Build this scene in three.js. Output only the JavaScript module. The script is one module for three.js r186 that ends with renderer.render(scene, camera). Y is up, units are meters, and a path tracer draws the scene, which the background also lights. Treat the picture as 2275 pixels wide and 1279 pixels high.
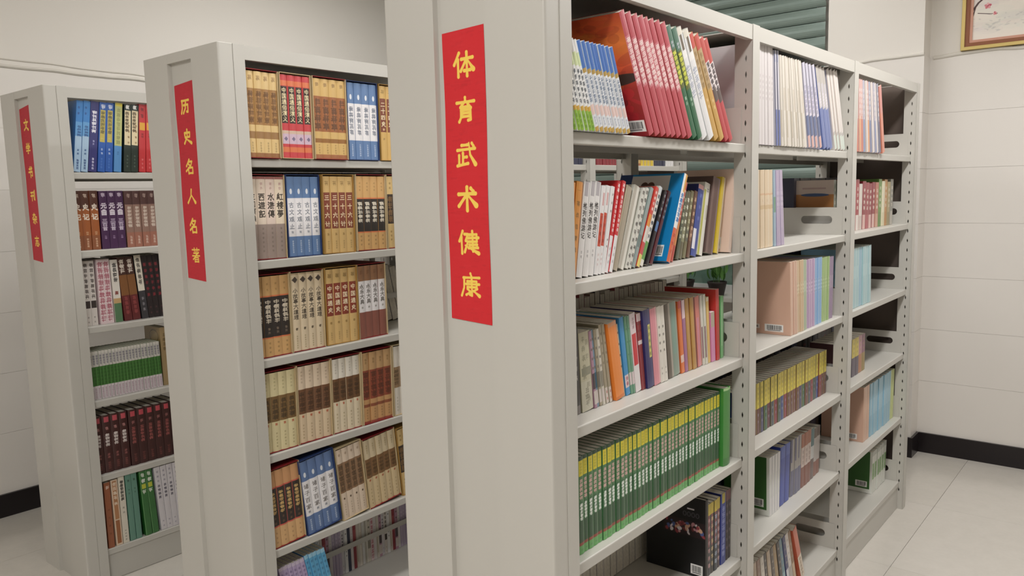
import * as THREE from 'three';
import { mergeGeometries } from 'three/addons/utils/BufferGeometryUtils.js';
import { RectAreaLightUniformsLib } from 'three/addons/lights/RectAreaLightUniformsLib.js';

// ---------------------------------------------------------------- camera, light, exposure
const scene = new THREE.Scene();
const camera = new THREE.PerspectiveCamera(2 * Math.atan(639.5 / 1762.4) * 180 / Math.PI, 2275 / 1279, 0.05, 60);
camera.position.set(-1.357, 1.6256, 0.9587);
{
  const right = new THREE.Vector3(0.6381, -0.0247, 0.76956), up = new THREE.Vector3(0.10789, 0.99249, -0.05761), back = new THREE.Vector3(-0.76236, 0.11979, 0.63597);
  camera.quaternion.setFromRotationMatrix(new THREE.Matrix4().makeBasis(right, up, back));
}
const renderer = new THREE.WebGLRenderer({ antialias: true });
renderer.toneMapping = THREE.LinearToneMapping;
renderer.toneMappingExposure = 1.5;
renderer.shadowMap.enabled = true;
scene.background = new THREE.Color(0.02, 0.02, 0.02);
RectAreaLightUniformsLib.init();
// lamps: centre x, underside y, centre z, size along x, size along z, radiance (the first hangs on rods, the others are flush)
const LAMPS = [[1.5, 2.76, 0.54, 2.2, 0.13, 25], [-2.2, 3.2, 0.85, 1.2, 0.3, 44], [0.3, 3.2, -0.75, 1.2, 0.3, 9.5], [2.6, 3.2, -0.75, 1.2, 0.3, 5], [0.8, 3.2, -2.0, 1.2, 0.3, 5], [-2.4, 3.2, -2.2, 1.2, 0.3, 7], [1.75, 3.2, -2.5, 1.2, 0.3, 9], [2.7, 3.2, 1.9, 1.2, 0.3, 8]];
const LAMP_TINT = new THREE.Color(1.0, 0.985, 0.975), CEILING = 3.25;

// ---------------------------------------------------------------- helpers
let seed = 7;
const rnd = () => { seed = (seed * 1664525 + 1013904223) >>> 0; return seed / 4294967296; };
const rr = (a, b) => a + (b - a) * rnd();
const R = Math.PI / 180;
const used = new Map();
function numbered(name) { const n = used.get(name) ?? 0; used.set(name, n + 1); return n ? name + '_' + String(n).padStart(3, '0') : name; }
function shade(m) { m.castShadow = true; m.receiveShadow = true; return m; }
function part(name, geometry, material, parent) { const m = shade(new THREE.Mesh(geometry, material)); m.name = numbered(name); parent.add(m); return m; }
function thing(name, label, category, [x, y, z] = [0, 0, 0], group) {
  const o = new THREE.Group(); o.name = numbered(name); o.position.set(x, y, z); o.userData = { label, category };
  if (group) o.userData.group = group;
  scene.add(o); return o;
}
function structure(name, geometry, material, label, category) {
  const m = shade(geometry ? new THREE.Mesh(geometry, material) : new THREE.Group()); m.name = numbered(name); m.userData = { kind: 'structure', label, category }; scene.add(m); return m;
}
function box(x0, x1, y0, y1, z0, z1) { const g = new THREE.BoxGeometry(x1 - x0, y1 - y0, z1 - z0); g.translate((x0 + x1) / 2, (y0 + y1) / 2, (z0 + z1) / 2); return g; }
const merge = (list) => mergeGeometries(list.map((g) => (g.index ? g.toNonIndexed() : g)), false);
const mat = (color, roughness = 0.6, more = {}) => new THREE.MeshStandardMaterial({ color, roughness, ...more });
function canvas(w, h) { const c = document.createElement('canvas'); c.width = w; c.height = h; return c; }
function texture(c, srgb = true) { const t = new THREE.CanvasTexture(c); if (srgb) t.colorSpace = THREE.SRGBColorSpace; t.magFilter = THREE.LinearFilter; t.anisotropy = 8; return t; }
function noiseTexture(size, draw, srgb = false) {
  const d = new Uint8Array(size * size * 4);
  for (let y = 0; y < size; y++) for (let x = 0; x < size; x++) { const c = draw(x, y); const o = (y * size + x) * 4; d[o] = c[0]; d[o + 1] = c[1]; d[o + 2] = c[2]; d[o + 3] = 255; }
  const t = new THREE.DataTexture(d, size, size); t.magFilter = THREE.LinearFilter; t.minFilter = THREE.LinearMipmapLinearFilter; t.generateMipmaps = true; t.wrapS = t.wrapT = THREE.RepeatWrapping;
  if (srgb) t.colorSpace = THREE.SRGBColorSpace; t.needsUpdate = true; return t;
}
// smooth tiling value noise
function lattice(n) { const v = Array.from({ length: n * n }, () => rnd()); return (x, y) => { const xi = Math.floor(x), yi = Math.floor(y), fx = x - xi, fy = y - yi, s = fx * fx * (3 - 2 * fx), t = fy * fy * (3 - 2 * fy), at = (a, b) => v[((b % n + n) % n) * n + ((a % n + n) % n)]; return (at(xi, yi) * (1 - s) + at(xi + 1, yi) * s) * (1 - t) + (at(xi, yi + 1) * (1 - s) + at(xi + 1, yi + 1) * s) * t; }; }

// ---------------------------------------------------------------- written characters (strokes in a 100 x 100 square, "n" flares at its end)
const STROKES = {
  体: '30,6 6,48|24,30 24,94|40,30 92,28|65,6 65,94|63,32 36,74|68,34 94,72 n|52,74 80,73',
  育: '50,4 50,16|10,22 92,20|42,24 26,40 70,38|62,28 76,44|30,50 28,80 20,94|30,50 74,50 74,88 62,90|32,62 72,62|32,75 72,75',
  武: '28,14 56,13|8,32 90,28|34,44 34,84|36,60 52,59|16,52 16,88|8,92 58,84|62,6 68,52 92,88 n|76,8 84,20',
  术: '10,32 90,30|50,5 50,95|48,34 10,78|52,34 92,76 n|68,10 80,22',
  健: '22,6 4,46|15,28 15,94|30,18 46,18 34,44 46,46 28,88|32,62 94,92 n|52,20 88,18 88,46 52,47|46,33 96,31|52,60 88,58|48,72 92,70|68,6 68,84',
  康: '50,3 54,14|16,20 92,18|20,20 18,60 6,92|34,34 78,33 78,56 34,57|28,45 90,44|55,22 55,90 44,86|34,64 44,72|28,88 48,76|80,62 64,72|58,68 90,90 n',
  历: '14,14 92,12|18,14 18,60 6,92|34,42 82,40 80,86 66,84|58,26 52,62 28,92',
  史: '20,26 80,24 76,52 24,54 20,26|50,5 48,50 12,92|24,58 92,92 n',
  名: '46,4 12,46|40,18 78,17 62,44 8,78|38,34 52,44|34,58 36,94|34,58 82,56 82,92|36,92 82,92',
  人: '50,6 44,48 8,92|48,40 92,90 n',
  著: '8,16 92,14|34,4 34,26|66,4 66,26|24,38 78,37|50,26 50,54|8,56 92,54|82,30 14,80|34,66 34,96|34,66 76,66 76,95|36,80 74,80|36,94 76,94',
  文: '50,3 54,16|8,26 92,24|70,28 54,64 8,92|26,30 54,70 92,92 n',
  学: '22,6 30,20|48,3 54,18|80,5 68,22|10,46 12,30 90,29 82,44|30,46 70,44 52,58|52,58 52,92 40,88|10,68 92,66',
  书: '20,22 76,20 76,48|8,50 88,47 84,82 70,80|46,4 46,96|72,4 86,16',
  刊: '8,24 56,22|6,54 60,52|32,24 32,95|72,16 72,72|90,6 90,90 76,84',
  杂: '42,4 38,28 8,44|18,16 66,14 66,34 92,36|8,56 92,54|50,46 50,95 40,90|32,66 14,86|68,64 88,84',
  志: '8,20 92,18|50,4 50,44|24,44 76,43|18,64 10,86|36,60 40,88 70,90 76,76|52,58 60,70|80,58 94,76',
  中: '14,28 86,26 84,60 16,61 14,28|50,4 50,96',
  国: '12,12 12,94|12,12 88,12 88,94|12,90 88,90|30,28 70,27|32,48 68,47|28,72 74,71|50,28 50,72|60,56 68,64',
  通: '14,10 24,22|6,40 24,38 20,70 6,84|6,80 40,90 96,92|40,12 84,11 66,26|52,18 62,26|42,30 38,78|42,30 86,29 86,76 76,74|42,45 84,44|42,60 84,59|64,26 64,78',
  俗: '26,6 6,46|18,30 18,94|52,8 38,30|70,8 90,28|64,28 36,60|64,28 94,58|46,64 46,94|46,64 84,63 84,93|46,92 84,91',
  演: '10,10 20,22|6,36 16,46|6,90 24,62|60,3 64,12|34,22 34,14 94,13 90,24|40,28 86,27|64,28 64,70|42,40 42,72|42,40 86,39 86,70|42,55 86,54|42,70 86,69|52,76 38,94|74,76 90,94',
  义: '46,8 56,24|78,22 48,68 8,92|18,28 52,68 92,92 n',
  二: '20,28 80,26|8,82 92,80', 十: '8,44 92,42|50,6 50,96', 三: '16,18 84,16|22,50 78,48|8,86 92,84',
  四: '12,20 14,84|12,20 88,18 86,82|14,80 88,79|38,20 34,50 24,60|60,20 60,52 76,54',
  義: '32,4 42,14|68,4 58,14|16,18 84,17|22,29 78,28|10,40 90,39|50,18 50,40|42,46 22,54|8,64 92,62|32,52 32,92 22,88|10,82 44,74|62,46 72,78 92,92|88,70 58,94|76,48 84,56',
  西: '8,14 92,12|16,34 18,92|16,34 84,33 82,92|18,90 82,90|40,14 38,44 28,60|60,14 60,56 74,58',
  遊: '12,10 22,22|6,40 22,38 18,72 6,84|6,80 40,90 96,92|46,8 52,16|32,22 62,21|44,22 40,50 30,74|42,38 58,37 56,72 48,70|74,6 64,24|66,20 94,19|68,34 88,33 78,46|78,46 78,76 70,74|62,56 94,55',
  記: '26,4 32,12|8,20 48,19|14,34 42,33|14,48 42,47|14,62 14,92|14,62 44,61 44,90|14,90 44,89|58,16 90,15 88,50 58,51|58,50 58,86 92,88 94,70',
  水: '50,4 50,94 38,88|10,34 40,32 12,82|82,20 56,46|52,36 92,86 n',
  滸: '10,10 20,22|6,36 16,46|6,90 24,62|32,18 62,17|46,6 50,12|36,32 58,31|36,46 58,45|36,60 36,90|36,60 60,59 60,88|36,88 60,87|76,6 64,40|70,26 94,25|64,52 98,50|80,26 80,96',
  傳: '24,6 6,46|16,30 16,94|34,14 94,13|42,24 86,23 86,46 42,47|42,35 86,34|64,4 64,58|36,58 90,56|30,70 98,68|78,60 78,94 66,90|46,76 56,86',
  紅: '30,4 12,30 34,30|38,22 10,52 40,48|25,52 25,76|12,62 8,80|38,60 44,76|52,20 94,19|72,20 72,84|48,86 98,84',
  樓: '6,30 40,28|24,4 24,96|22,34 6,66|26,34 40,56|52,12 88,11 88,36 52,37|46,24 96,23|70,4 70,48|52,48 88,47|44,64 98,62|64,50 54,78 88,94|84,64 50,94',
  夢: '10,12 90,11|36,4 36,20|64,4 64,20|20,26 80,25 80,44 20,45 20,26|40,26 40,44|60,26 60,44|10,62 12,52 90,51 84,62|46,54 22,76|40,64 72,63 56,84 22,96|40,72 50,80',
  古: '8,28 92,26|50,4 50,52|22,52 24,94|22,52 78,51 78,93|24,91 78,90',
  观: '6,22 42,21 8,88|14,40 44,82|54,10 54,62|54,10 88,9 88,62|70,22 66,62 42,94|74,60 74,88 94,90 96,74',
  止: '50,6 50,88|52,44 84,43|24,36 24,88|6,90 94,88', 六: '46,4 54,18|8,34 92,32|38,48 12,90|60,46 88,88 n',
  计: '16,8 26,22|6,40 26,38 24,84 40,72|42,40 96,38|70,6 70,96', 小: '50,6 50,92 36,86|26,34 8,72|72,32 92,70',
  故: '6,28 52,26|28,6 28,50|12,52 14,90|12,52 46,51 46,88|14,87 46,86|66,6 52,42|60,30 94,28|80,30 70,66 46,94|58,44 72,70 94,92 n',
  事: '8,12 92,11|26,22 74,21 74,36 26,37 26,22|18,48 80,47 80,70|6,59 94,58|18,71 80,70|50,4 50,92 38,88',
  大: '8,32 92,30|50,5 48,40 10,92|50,36 92,90 n',
  道: '14,10 24,22|6,40 24,38 20,70 6,84|6,80 40,90 96,92|48,4 56,14|78,4 68,16|34,20 96,19|66,20 60,32|44,34 44,78|44,34 84,33 84,77|44,48 84,47|44,62 84,61|44,77 84,76',
  理: '8,18 42,17|8,46 40,45|4,80 44,72|24,18 24,78|50,10 50,52|50,10 90,9 90,52|50,30 90,29|50,51 90,50|70,10 70,90|52,70 88,69|44,92 98,90',
  永: '44,3 54,12|34,24 52,22 50,92 38,86|8,46 36,44 8,84|84,30 56,52|52,40 92,88 n',
  乐: '78,6 26,18|26,18 20,46 90,44|52,26 52,94 40,88|32,58 12,84|68,56 90,82',
  典: '20,16 22,68|20,16 80,15 78,68|38,4 38,68|60,4 60,68|22,42 78,41|6,70 94,68|34,76 12,94|62,76 88,94',
  诸: '14,8 24,20|4,36 24,34 20,84 34,72|40,20 82,19|60,4 60,42|32,44 96,42|88,12 36,72|52,58 52,94|52,58 84,57 84,93|52,76 84,75|52,92 84,91',
  子: '22,12 78,11 52,38|52,38 52,92 38,86|8,50 92,48', 百: '8,10 92,9|48,12 40,30|20,32 22,94|20,32 80,31 80,93|22,62 80,61|22,91 80,90',
  家: '48,2 54,12|10,32 12,18 90,17 84,30|24,32 78,31|54,34 20,58|36,44 60,66 52,94 38,88|44,58 12,76|50,68 14,92|78,44 58,58|58,56 94,86 n',
  记: '16,8 26,20|6,38 26,36 24,84 38,72|50,16 86,15 84,48 50,49|50,48 50,86 90,88 92,70',
  元: '22,16 78,14|8,42 92,40|38,42 32,72 8,94|60,42 60,86 92,88 94,70', 曲: '14,26 16,92|14,26 86,25 84,92|16,58 84,57|16,90 84,89|38,6 38,90|62,6 62,90',
  首: '30,4 40,16|70,4 60,16|8,24 92,22|50,24 42,38|24,38 24,94|24,38 78,37 78,94|24,56 78,55|24,74 78,73|24,92 78,91',
  格: '6,30 40,28|24,4 24,96|22,34 6,66|26,36 38,52|60,4 44,38|56,18 82,17 40,60|56,28 94,62|52,64 52,94|52,64 86,63 86,93|52,92 86,91',
  列: '6,14 56,13|32,14 8,54|28,34 52,33 36,70 8,92|22,50 34,60|70,20 70,70|90,6 90,90 76,84',
  佛: '26,6 6,46|18,30 18,94|36,18 88,17 88,38 36,39|36,39 34,58 92,57 88,80 78,78|52,6 50,60 38,94|70,4 70,96',
  游: '8,10 18,22|4,36 14,46|4,90 20,62|40,6 46,14|26,22 58,21|40,22 36,52 24,90|38,44 54,43 50,84 42,82|72,4 62,24|64,20 94,19|66,36 88,35 78,48|78,48 78,92 68,88|60,62 96,61',
};
// an unreadable character: a few crossing strokes
function smudge() {
  const n = 3 + Math.floor(rnd() * 3), out = [];
  for (let i = 0; i < n; i++) { const y = 12 + 76 * (i + rnd() * 0.5) / n; out.push(`${rr(6, 24).toFixed(0)},${y.toFixed(0)} ${rr(74, 94).toFixed(0)},${(y - 2).toFixed(0)}`); }
  out.push(`${rr(30, 45).toFixed(0)},5 ${rr(22, 48).toFixed(0)},95`); if (rnd() < 0.7) out.push(`${rr(58, 72).toFixed(0)},${rr(8, 40).toFixed(0)} ${rr(62, 88).toFixed(0)},94`);
  return out.join('|');
}
function glyph(g, ch, cx, cy, size, color, weight = 11, sx = 1) {
  const code = ch === '#' ? smudge() : STROKES[ch]; if (!code) return;
  const k = size / 100; g.fillStyle = color;
  for (const s of code.split('|')) {
    const words = s.split(' '), flare = words[words.length - 1] === 'n'; if (flare) words.pop();
    const p = words.map((w) => w.split(',').map(Number));
    let total = 0; for (let i = 1; i < p.length; i++) total += Math.hypot(p[i][0] - p[i - 1][0], p[i][1] - p[i - 1][1]);
    let run = 0;
    for (let i = 1; i < p.length; i++) {
      const [ax, ay] = p[i - 1], [bx, by] = p[i], len = Math.hypot(bx - ax, by - ay), steps = Math.max(2, Math.ceil(len * k / Math.max(0.5, weight * k * 0.22)));
      for (let j = 0; j <= steps; j++) {
        const f = j / steps, t = (run + f * len) / total;
        let w = 1 + 0.22 * (Math.abs(t - 0.5) * 2) ** 2; if (flare) w = 0.7 + 1.0 * t * t; 
        g.beginPath(); g.arc(cx + (ax + (bx - ax) * f - 50) * k * sx, cy + (ay + (by - ay) * f - 50) * k, Math.max(0.4, weight * k * w * 0.5), 0, 7); g.fill();
      }
      run += len;
    }
  }
}
function column(g, text, cx, y0, y1, size, color, weight) {
  const s = [...text], step = s.length > 1 ? (y1 - y0 - size) / (s.length - 1) : 0;
  s.forEach((c, i) => glyph(g, c, cx, y0 + size / 2 + i * step, Math.min(size, s.length > 1 ? step * 0.94 : size), color, weight, s.length > 1 && step * 0.94 < size ? size / (step * 0.94) : 1));
}

// ---------------------------------------------------------------- print atlas for spines and covers
class Atlas {
  constructor(size) { this.size = size; this.c = canvas(size, size); this.g = this.c.getContext('2d'); this.g.fillStyle = '#888'; this.g.fillRect(0, 0, size, size); this.x = 2; this.y = 2; this.row = 0; }
  cell(w, h, draw) {
    w = Math.ceil(w); h = Math.ceil(h);
    if (this.x + w + 4 > this.size) { this.x = 2; this.y += this.row + 4; this.row = 0; }
    if (this.y + h + 4 > this.size) throw new Error('atlas full');
    const g = this.g; g.save(); g.translate(this.x, this.y); g.beginPath(); g.rect(-1, -1, w + 2, h + 2); g.clip(); draw(g, w, h); g.restore();
    const r = [this.x / this.size, 1 - (this.y + h) / this.size, (this.x + w) / this.size, 1 - this.y / this.size];
    this.x += w + 4; this.row = Math.max(this.row, h); return r;
  }
}
const spines = new Atlas(2048), spines2 = new Atlas(2048), covers = new Atlas(1024);
const designs = {};
// name, width and height in metres, spec { bg, bands [y0, y1, colour, x0, x1], text [string, x, y0, y1, size, colour, weight], dots }
function spine(name, w, h, bg, bands = [], texts = [], board) {
  const second = /^[cmlr]_/.test(name), px = 1500, sheet = second ? spines2 : spines;
  const rect = sheet.cell(Math.max(14, w * px), h * px, (g, W, H) => {
    g.fillStyle = bg; g.fillRect(-1, -1, W + 2, H + 2);
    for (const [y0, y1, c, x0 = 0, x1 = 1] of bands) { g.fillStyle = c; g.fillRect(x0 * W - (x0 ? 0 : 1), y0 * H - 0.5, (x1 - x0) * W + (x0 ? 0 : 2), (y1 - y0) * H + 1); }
    for (const [s, x, y0, y1, size, c, weight = 12] of texts) {
      if (s === 'moon') { g.fillStyle = c; g.beginPath(); g.ellipse(x * W, (y0 + y1) / 2 * H, size * W / 2, (y1 - y0) / 2 * H, 0, 0, 7); g.fill(); }
      else if (s === 'diamond') { const r = size * W / 2, cy = (y0 + y1) / 2 * H; g.fillStyle = c; g.beginPath(); g.moveTo(x * W, cy - r); g.lineTo(x * W + r, cy); g.lineTo(x * W, cy + r); g.lineTo(x * W - r, cy); g.fill(); }
      else column(g, s, x * W, y0 * H, y1 * H, size * W, c, weight);
    }
    g.fillStyle = name[0] === 'b' ? 'rgba(226,212,190,.16)' : 'rgba(165,156,146,.15)'; g.fillRect(-1, -1, W + 2, H + 2); // even pale wash that mutes the print colours
  });
  const sw = sheet.cell(6, 6, (g) => { g.fillStyle = board ?? bg; g.fillRect(-1, -1, 8, 8); });
  designs[name] = { second, rect, swatch: [(sw[0] + sw[2]) / 2, (sw[1] + sw[3]) / 2] };
}
const coverRects = {};
function cover(name, w, h, draw) { coverRects[name] = covers.cell(w * 900, h * 900, draw); }
function barcode(g, x, y, w, h) { g.fillStyle = '#f1efec'; g.fillRect(x, y, w, h); g.fillStyle = '#3a3a3a'; let u = x + w * 0.12; while (u < x + w * 0.88) { const b = rr(0.6, 2.4); g.fillRect(u, y + h * 0.14, b, h * 0.6); u += b + rr(0.8, 2); } g.fillRect(x + w * 0.15, y + h * 0.8, w * 0.7, h * 0.07); }

// far bookcase
const GREY = '#6b6d70';
spine('a_sky', .029, .285, '#2f7fcf', [[.3, .5, '#5a9fdc'], [.5, 1, '#a6c9e8']], [['##', .35, .08, .2, .35, '#1d4f9a'], ['####', .55, .33, .52, .7, '#15407f'], ['##', .5, .68, .76, .3, '#3a5f95'], ['####', .5, .82, .97, .38, '#2b4a80']]);
spine('a_navy', .034, .285, '#27296f', [], [['######', .5, .12, .46, .62, '#eef0fa', 15], ['##', .5, .55, .62, .25, '#a8aad8'], ['####', .5, .8, .97, .3, '#d0d2ee']]);
spine('a_blue', .032, .283, '#1c55b4', [[.11, .57, '#c6b552', .16, .86]], [['#', .5, .03, .09, .6, '#e8eefa'], ['######', .5, .12, .46, .6, '#6a6436', 14], ['##', .5, .49, .55, .45, '#f0eecc'], ['##', .5, .66, .75, .3, '#b8cdf0'], ['####', .5, .8, .95, .28, '#3f74c8']]);
spine('a_lemon', .031, .286, '#4c8fd2', [[0, .05, '#dccb38'], [.05, .62, '#c0c67a']], [['########', .5, .08, .6, .55, '#94995a'], ['##', .5, .7, .76, .3, '#2d67a8']]);
spine('a_cream', .031, .282, '#15251d', [[.09, .6, '#ead9ae', .06, .94]], [['#', .45, .01, .08, .55, '#f2f2ee', 16], ['######', .4, .1, .42, .6, '#54432c'], ['####', .65, .3, .58, .3, '#94744a'], ['####', .5, .75, .93, .25, '#4d6055']]);
spine('a_red', .031, .287, '#c9272d', [[.27, .38, '#e9a830', .1, .9]], [['##', .5, .05, .2, .5, '#6a0e14'], ['##', .5, .42, .5, .4, '#8a1218'], ['###', .5, .8, .95, .3, '#e2686a']]);
spine('a_records', .034, .245, '#a25423', [[0, .3, '#4b241a'], [.76, 1, '#8d4d2c']], [['#', .5, .05, .15, .5, '#cdb8a8'], ['史记', .5, .22, .5, .8, '#f0e4d4', 14], ['##', .5, .68, .76, .35, '#d6a880'], ['####', .5, .8, .96, .3, '#d8b090']]);
spine('a_verses', .034, .245, '#3a1844', [], [['#', .5, .03, .12, .55, '#c8b8ce'], ['元曲', .5, .2, .42, .75, '#efe8f2', 14], ['三百首', .5, .46, .7, .7, '#d9cfe2', 13], ['##', .5, .76, .84, .35, '#a58cb0']]);
spine('a_umber', .034, .243, '#8e6c5e', [[0, .24, '#4a2a29'], [.74, 1, '#a06450']], [['#', .5, .05, .14, .5, '#b39a90'], ['######', .5, .26, .66, .6, '#dccbbc', 12], ['###', .5, .8, .95, .35, '#d0b0a0']]);
spine('a_white', .025, .275, '#ddd6cf', [[.62, .73, '#2b2422', .1, .95]], [['#######', .55, .04, .58, .65, '#5a5450'], ['##', .5, .86, .96, .3, '#8d8580']]);
spine('a_pink', .032, .276, '#e8d2d5', [], [['##########', .5, .03, .97, .85, '#a8485a', 9]]);
spine('a_meadow', .034, .27, '#e9e3d8', [[.62, .7, '#c9a26c'], [.7, 1, '#4c7850']], [['####', .5, .05, .36, .6, '#3a3836'], ['#', .5, .5, .56, .5, '#7c2c24']]);
spine('a_bark', .036, .278, '#5a181a', [[0, .28, '#3a1e17'], [.28, .6, '#7c4c25']], [['###', .5, .03, .26, .65, '#eadfd0', 14], ['####', .5, .62, .9, .5, '#8f3a38']]);
spine('a_ivory', .034, .281, '#2b2b30', [[0, .56, '#e6dfce']], [['#####', .5, .04, .46, .6, '#4a4640'], ['###', .5, .66, .88, .4, '#8d8a90']]);
spine('a_wine', .026, .278, '#191214', [], [['######', .5, .12, .66, .6, '#7c1d26'], ['##', .5, .82, .94, .35, '#4a2a2e']]);
spine('a_forest', .0134, .207, '#2d6a1e', [[0, .32, '#d6d4cd'], [0, .05, '#e6e4dc'], [.72, 1, '#dfd5da'], [.32, .72, '#4d8c3c', 0, .1]], [['####', .5, .08, .28, .7, '#8b8992', 14], ['#####', .5, .36, .7, .75, '#255818', 14], ['######', .5, .76, .98, .6, '#b9a2ae', 14]]);
spine('a_tan', .033, .265, '#a38a5c', [], [['####', .5, .1, .4, .5, '#6a552e']]);
spine('a_ruby_w', .038, .251, '#36110f', [[.03, .12, '#cf4c5a', .22, .78]], [['#', .5, .2, .27, .4, '#b57a78'], ['####', .5, .3, .56, .6, '#eee6e2', 15], ['##', .5, .66, .76, .35, '#8a4a48'], ['####', .5, .8, .96, .4, '#7a3c38']]);
spine('a_ruby', .038, .251, '#33100f', [[.03, .12, '#cf4654', .24, .78]], [['#', .5, .2, .27, .4, '#9a5a58'], ['#####', .5, .3, .62, .5, '#a5504c', 12], ['####', .5, .78, .95, .38, '#6a302c']]);
spine('a_rust', .026, .292, '#96502e', [], [['#', .55, .05, .11, .6, '#e6cfc0'], ['####', .5, .4, .8, .4, '#7c3f20']]);
spine('a_russet', .028, .295, '#e4cbb0', [[.02, .6, '#b57a4c', .18, .82], [.62, .97, '#9c5c30', .18, .82]], [['####', .5, .04, .3, .6, '#efdcc4'], ['#', .5, .34, .4, .5, '#f4e6d0']]);
spine('a_linen', .026, .299, '#e2dcca', [], [['######', .5, .05, .36, .62, '#39362f', 14], ['##', .5, .45, .55, .35, '#9a958a'], ['####', .5, .8, .96, .3, '#a29c90']]);
spine('a_teal', .026, .301, '#5b8e7b', [], [['#', .5, .08, .13, .4, '#24463a'], ['##', .5, .22, .3, .3, '#3b6656']]);
spine('a_green', .03, .297, '#28672b', [[.2, .27, '#c3c93a', .2, .85], [0, 1, '#5f9c5c', 0, .07]], [['##', .5, .03, .18, .6, '#dfe8da', 16], ['#', .5, .29, .36, .6, '#d4dfce', 16]]);
spine('a_pale', .026, .296, '#dad7dc', [], [['###', .5, .06, .24, .4, '#9b98a6'], ['####', .5, .28, .5, .5, '#5a5866', 13], ['##', .5, .85, .95, .3, '#aaa6b4']]);

// middle bookcase, boxed sets
const SET = [.03, .262];
spine('b_gold', ...SET, '#dab97a', [[.2, .62, '#9a6c38'], [.7, .78, '#93683a'], [.95, 1, '#8d5a32']], [['#', .5, .05, .13, .5, '#94703e'], ['#####', .5, .22, .61, .78, '#5f3a18', 13], ['####', .5, .82, .94, .25, '#a3844e']]);
spine('b_crimson', ...SET, '#c32f38', [[.07, .13, '#d9693f'], [.14, .58, '#241b17', .1, .92], [.67, .71, '#cdb09a'], [.71, .83, '#cbb0c6'], [.87, .93, '#d8693c']], [['中国通俗演义', .5, .15, .57, 0.65, '#ead9aa', 11], ['diamond', .5, .73, .81, .5, '#6a5c80']]);
spine('b_amber', ...SET, '#d1aa62', [[.22, .66, '#945229'], [.75, .8, '#8b5622'], [.95, 1, '#9a5a34']], [['#', .5, .05, .12, .45, '#94703a'], ['####', .5, .25, .64, .8, '#573018', 13], ['####', .5, .82, .94, .22, '#a07a3c']]);
const blueBands = [[.27, .75, '#edecf1']], blueEnds = [['moon', .5, .15, .22, .3, '#dfe6f2'], ['######', .5, .8, .96, .22, '#aabbd8']];
spine('b_blue_a', ...SET, '#5074aa', blueBands, [...blueEnds, ['#####', .5, .31, .68, .6, '#6a7284', 11]]);
spine('b_blue_b', ...SET, '#5074aa', blueBands, [...blueEnds, ['古文观止', .5, .32, .66, 0.62, '#4f5868', 8], ['#', .5, .68, .73, .3, '#7a8090']]);
spine('b_blue_c', ...SET, '#4b6aa0', blueBands, [...blueEnds, ['诸子百家', .5, .31, .66, 0.60, '#55504e', 8], ['#', .5, .68, .73, .3, '#7a8090']]);
spine('b_dynasty', ...SET, '#cfa65a', [[.17, .62, '#702f1e', .08, .92]], [['#', .5, .05, .12, .5, '#93712e'], ['二十四史', .5, .21, .55, 0.65, '#f0e2ba', 11], ['#', .5, .57, .61, .3, '#e0c090'], ['#', .5, .7, .74, .3, '#94703a']]);
spine('b_plans', ...SET, '#d1ab68', [[.21, .68, '#712c1d', .06, .94]], [['#', .5, .06, .14, .5, '#97743c'], ['三十六计', .5, .24, .66, 0.65, '#ecdcb4', 11], ['#', .5, .74, .78, .3, '#8e6a30'], ['####', .5, .84, .95, .22, '#a8854a']]);
['三国演義', '西遊記', '水滸傳', '紅樓夢'].forEach((t, i) => spine('b_novel' + i, .033, .262, ['#e2d2bf', '#e4d2c0', '#e2cdc0', '#e6d6be'][i], [[.0, .03, '#8a4a46'], [.58, 1, '#93817a']], [['##', .5, .07, .16, .3, '#c09a92'], [t, .5, .2, t.length > 3 ? .55 : .5, .74, '#29231f', 11], ['######', .5, .62, .92, .22, '#6f625b']]));
spine('b_night', ...SET, '#cc9d5e', [[.3, .75, '#171313'], [.29, .305, '#d66a3a'], [.75, .765, '#d66a3a']], [['###', .5, .08, .2, .25, '#a67c42'], ['#####', .5, .33, .64, .72, '#d8cfbd', 14], ['###', .5, .8, .94, .25, '#9c7440']]);
spine('b_ebony', ...SET, '#cc9d60', [[.25, .76, '#171212'], [.24, .255, '#d8683a'], [.76, .775, '#d8683a']], [['##', .5, .08, .18, .25, '#a67c42'], ['中####', .5, .28, .6, .75, '#d6cab4', 14], ['##', .5, .64, .72, .3, '#6a5a4c'], ['###', .5, .82, .96, .25, '#9c7440']]);
spine('b_parable', ...SET, '#dbc9a9', [[0, .02, '#b09a78'], [0, 1, '#c6b08c', 0, .05]], [['diamond', .5, .05, .12, .72, '#3a3029'], ['小故事大道理', .5, .19, .6, 0.62, '#332b22', 10], ['#', .5, .7, .74, .32, '#4a3c2c'], ['######', .5, .8, .97, .2, '#a8946e']]);
spine('b_chronicle', ...SET, '#d2ac6a', [[.19, .62, '#7b2618', .06, .94]], [['#', .5, .06, .14, .5, '#97743c'], ['中国通史', .5, .22, .58, 0.65, '#f1e0bc', 11], ['#', .5, .7, .74, .3, '#8e6a30'], ['####', .5, .84, .95, .22, '#a8854a']]);
spine('b_canon', ...SET, '#7d4136', [[0, .21, '#8a5c3c'], [.21, .64, '#e7e5e9']], [['#', .5, .06, .14, .5, '#6c4226'], ['永乐大典', .5, .25, .53, 0.62, '#3f3a36', 10], ['#', .5, .56, .61, .3, '#7a7670']]);
spine('b_olive', ...SET, '#dacd9c', [[.3, .62, '#6c4c24']], [['####', .5, .32, .61, .8, '#34230f', 13], ['####', .5, .06, .22, .25, '#b5a878'], ['#', .5, .64, .68, .3, '#b04a2c'], ['#####', .5, .76, .95, .22, '#a8986a']]);
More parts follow.
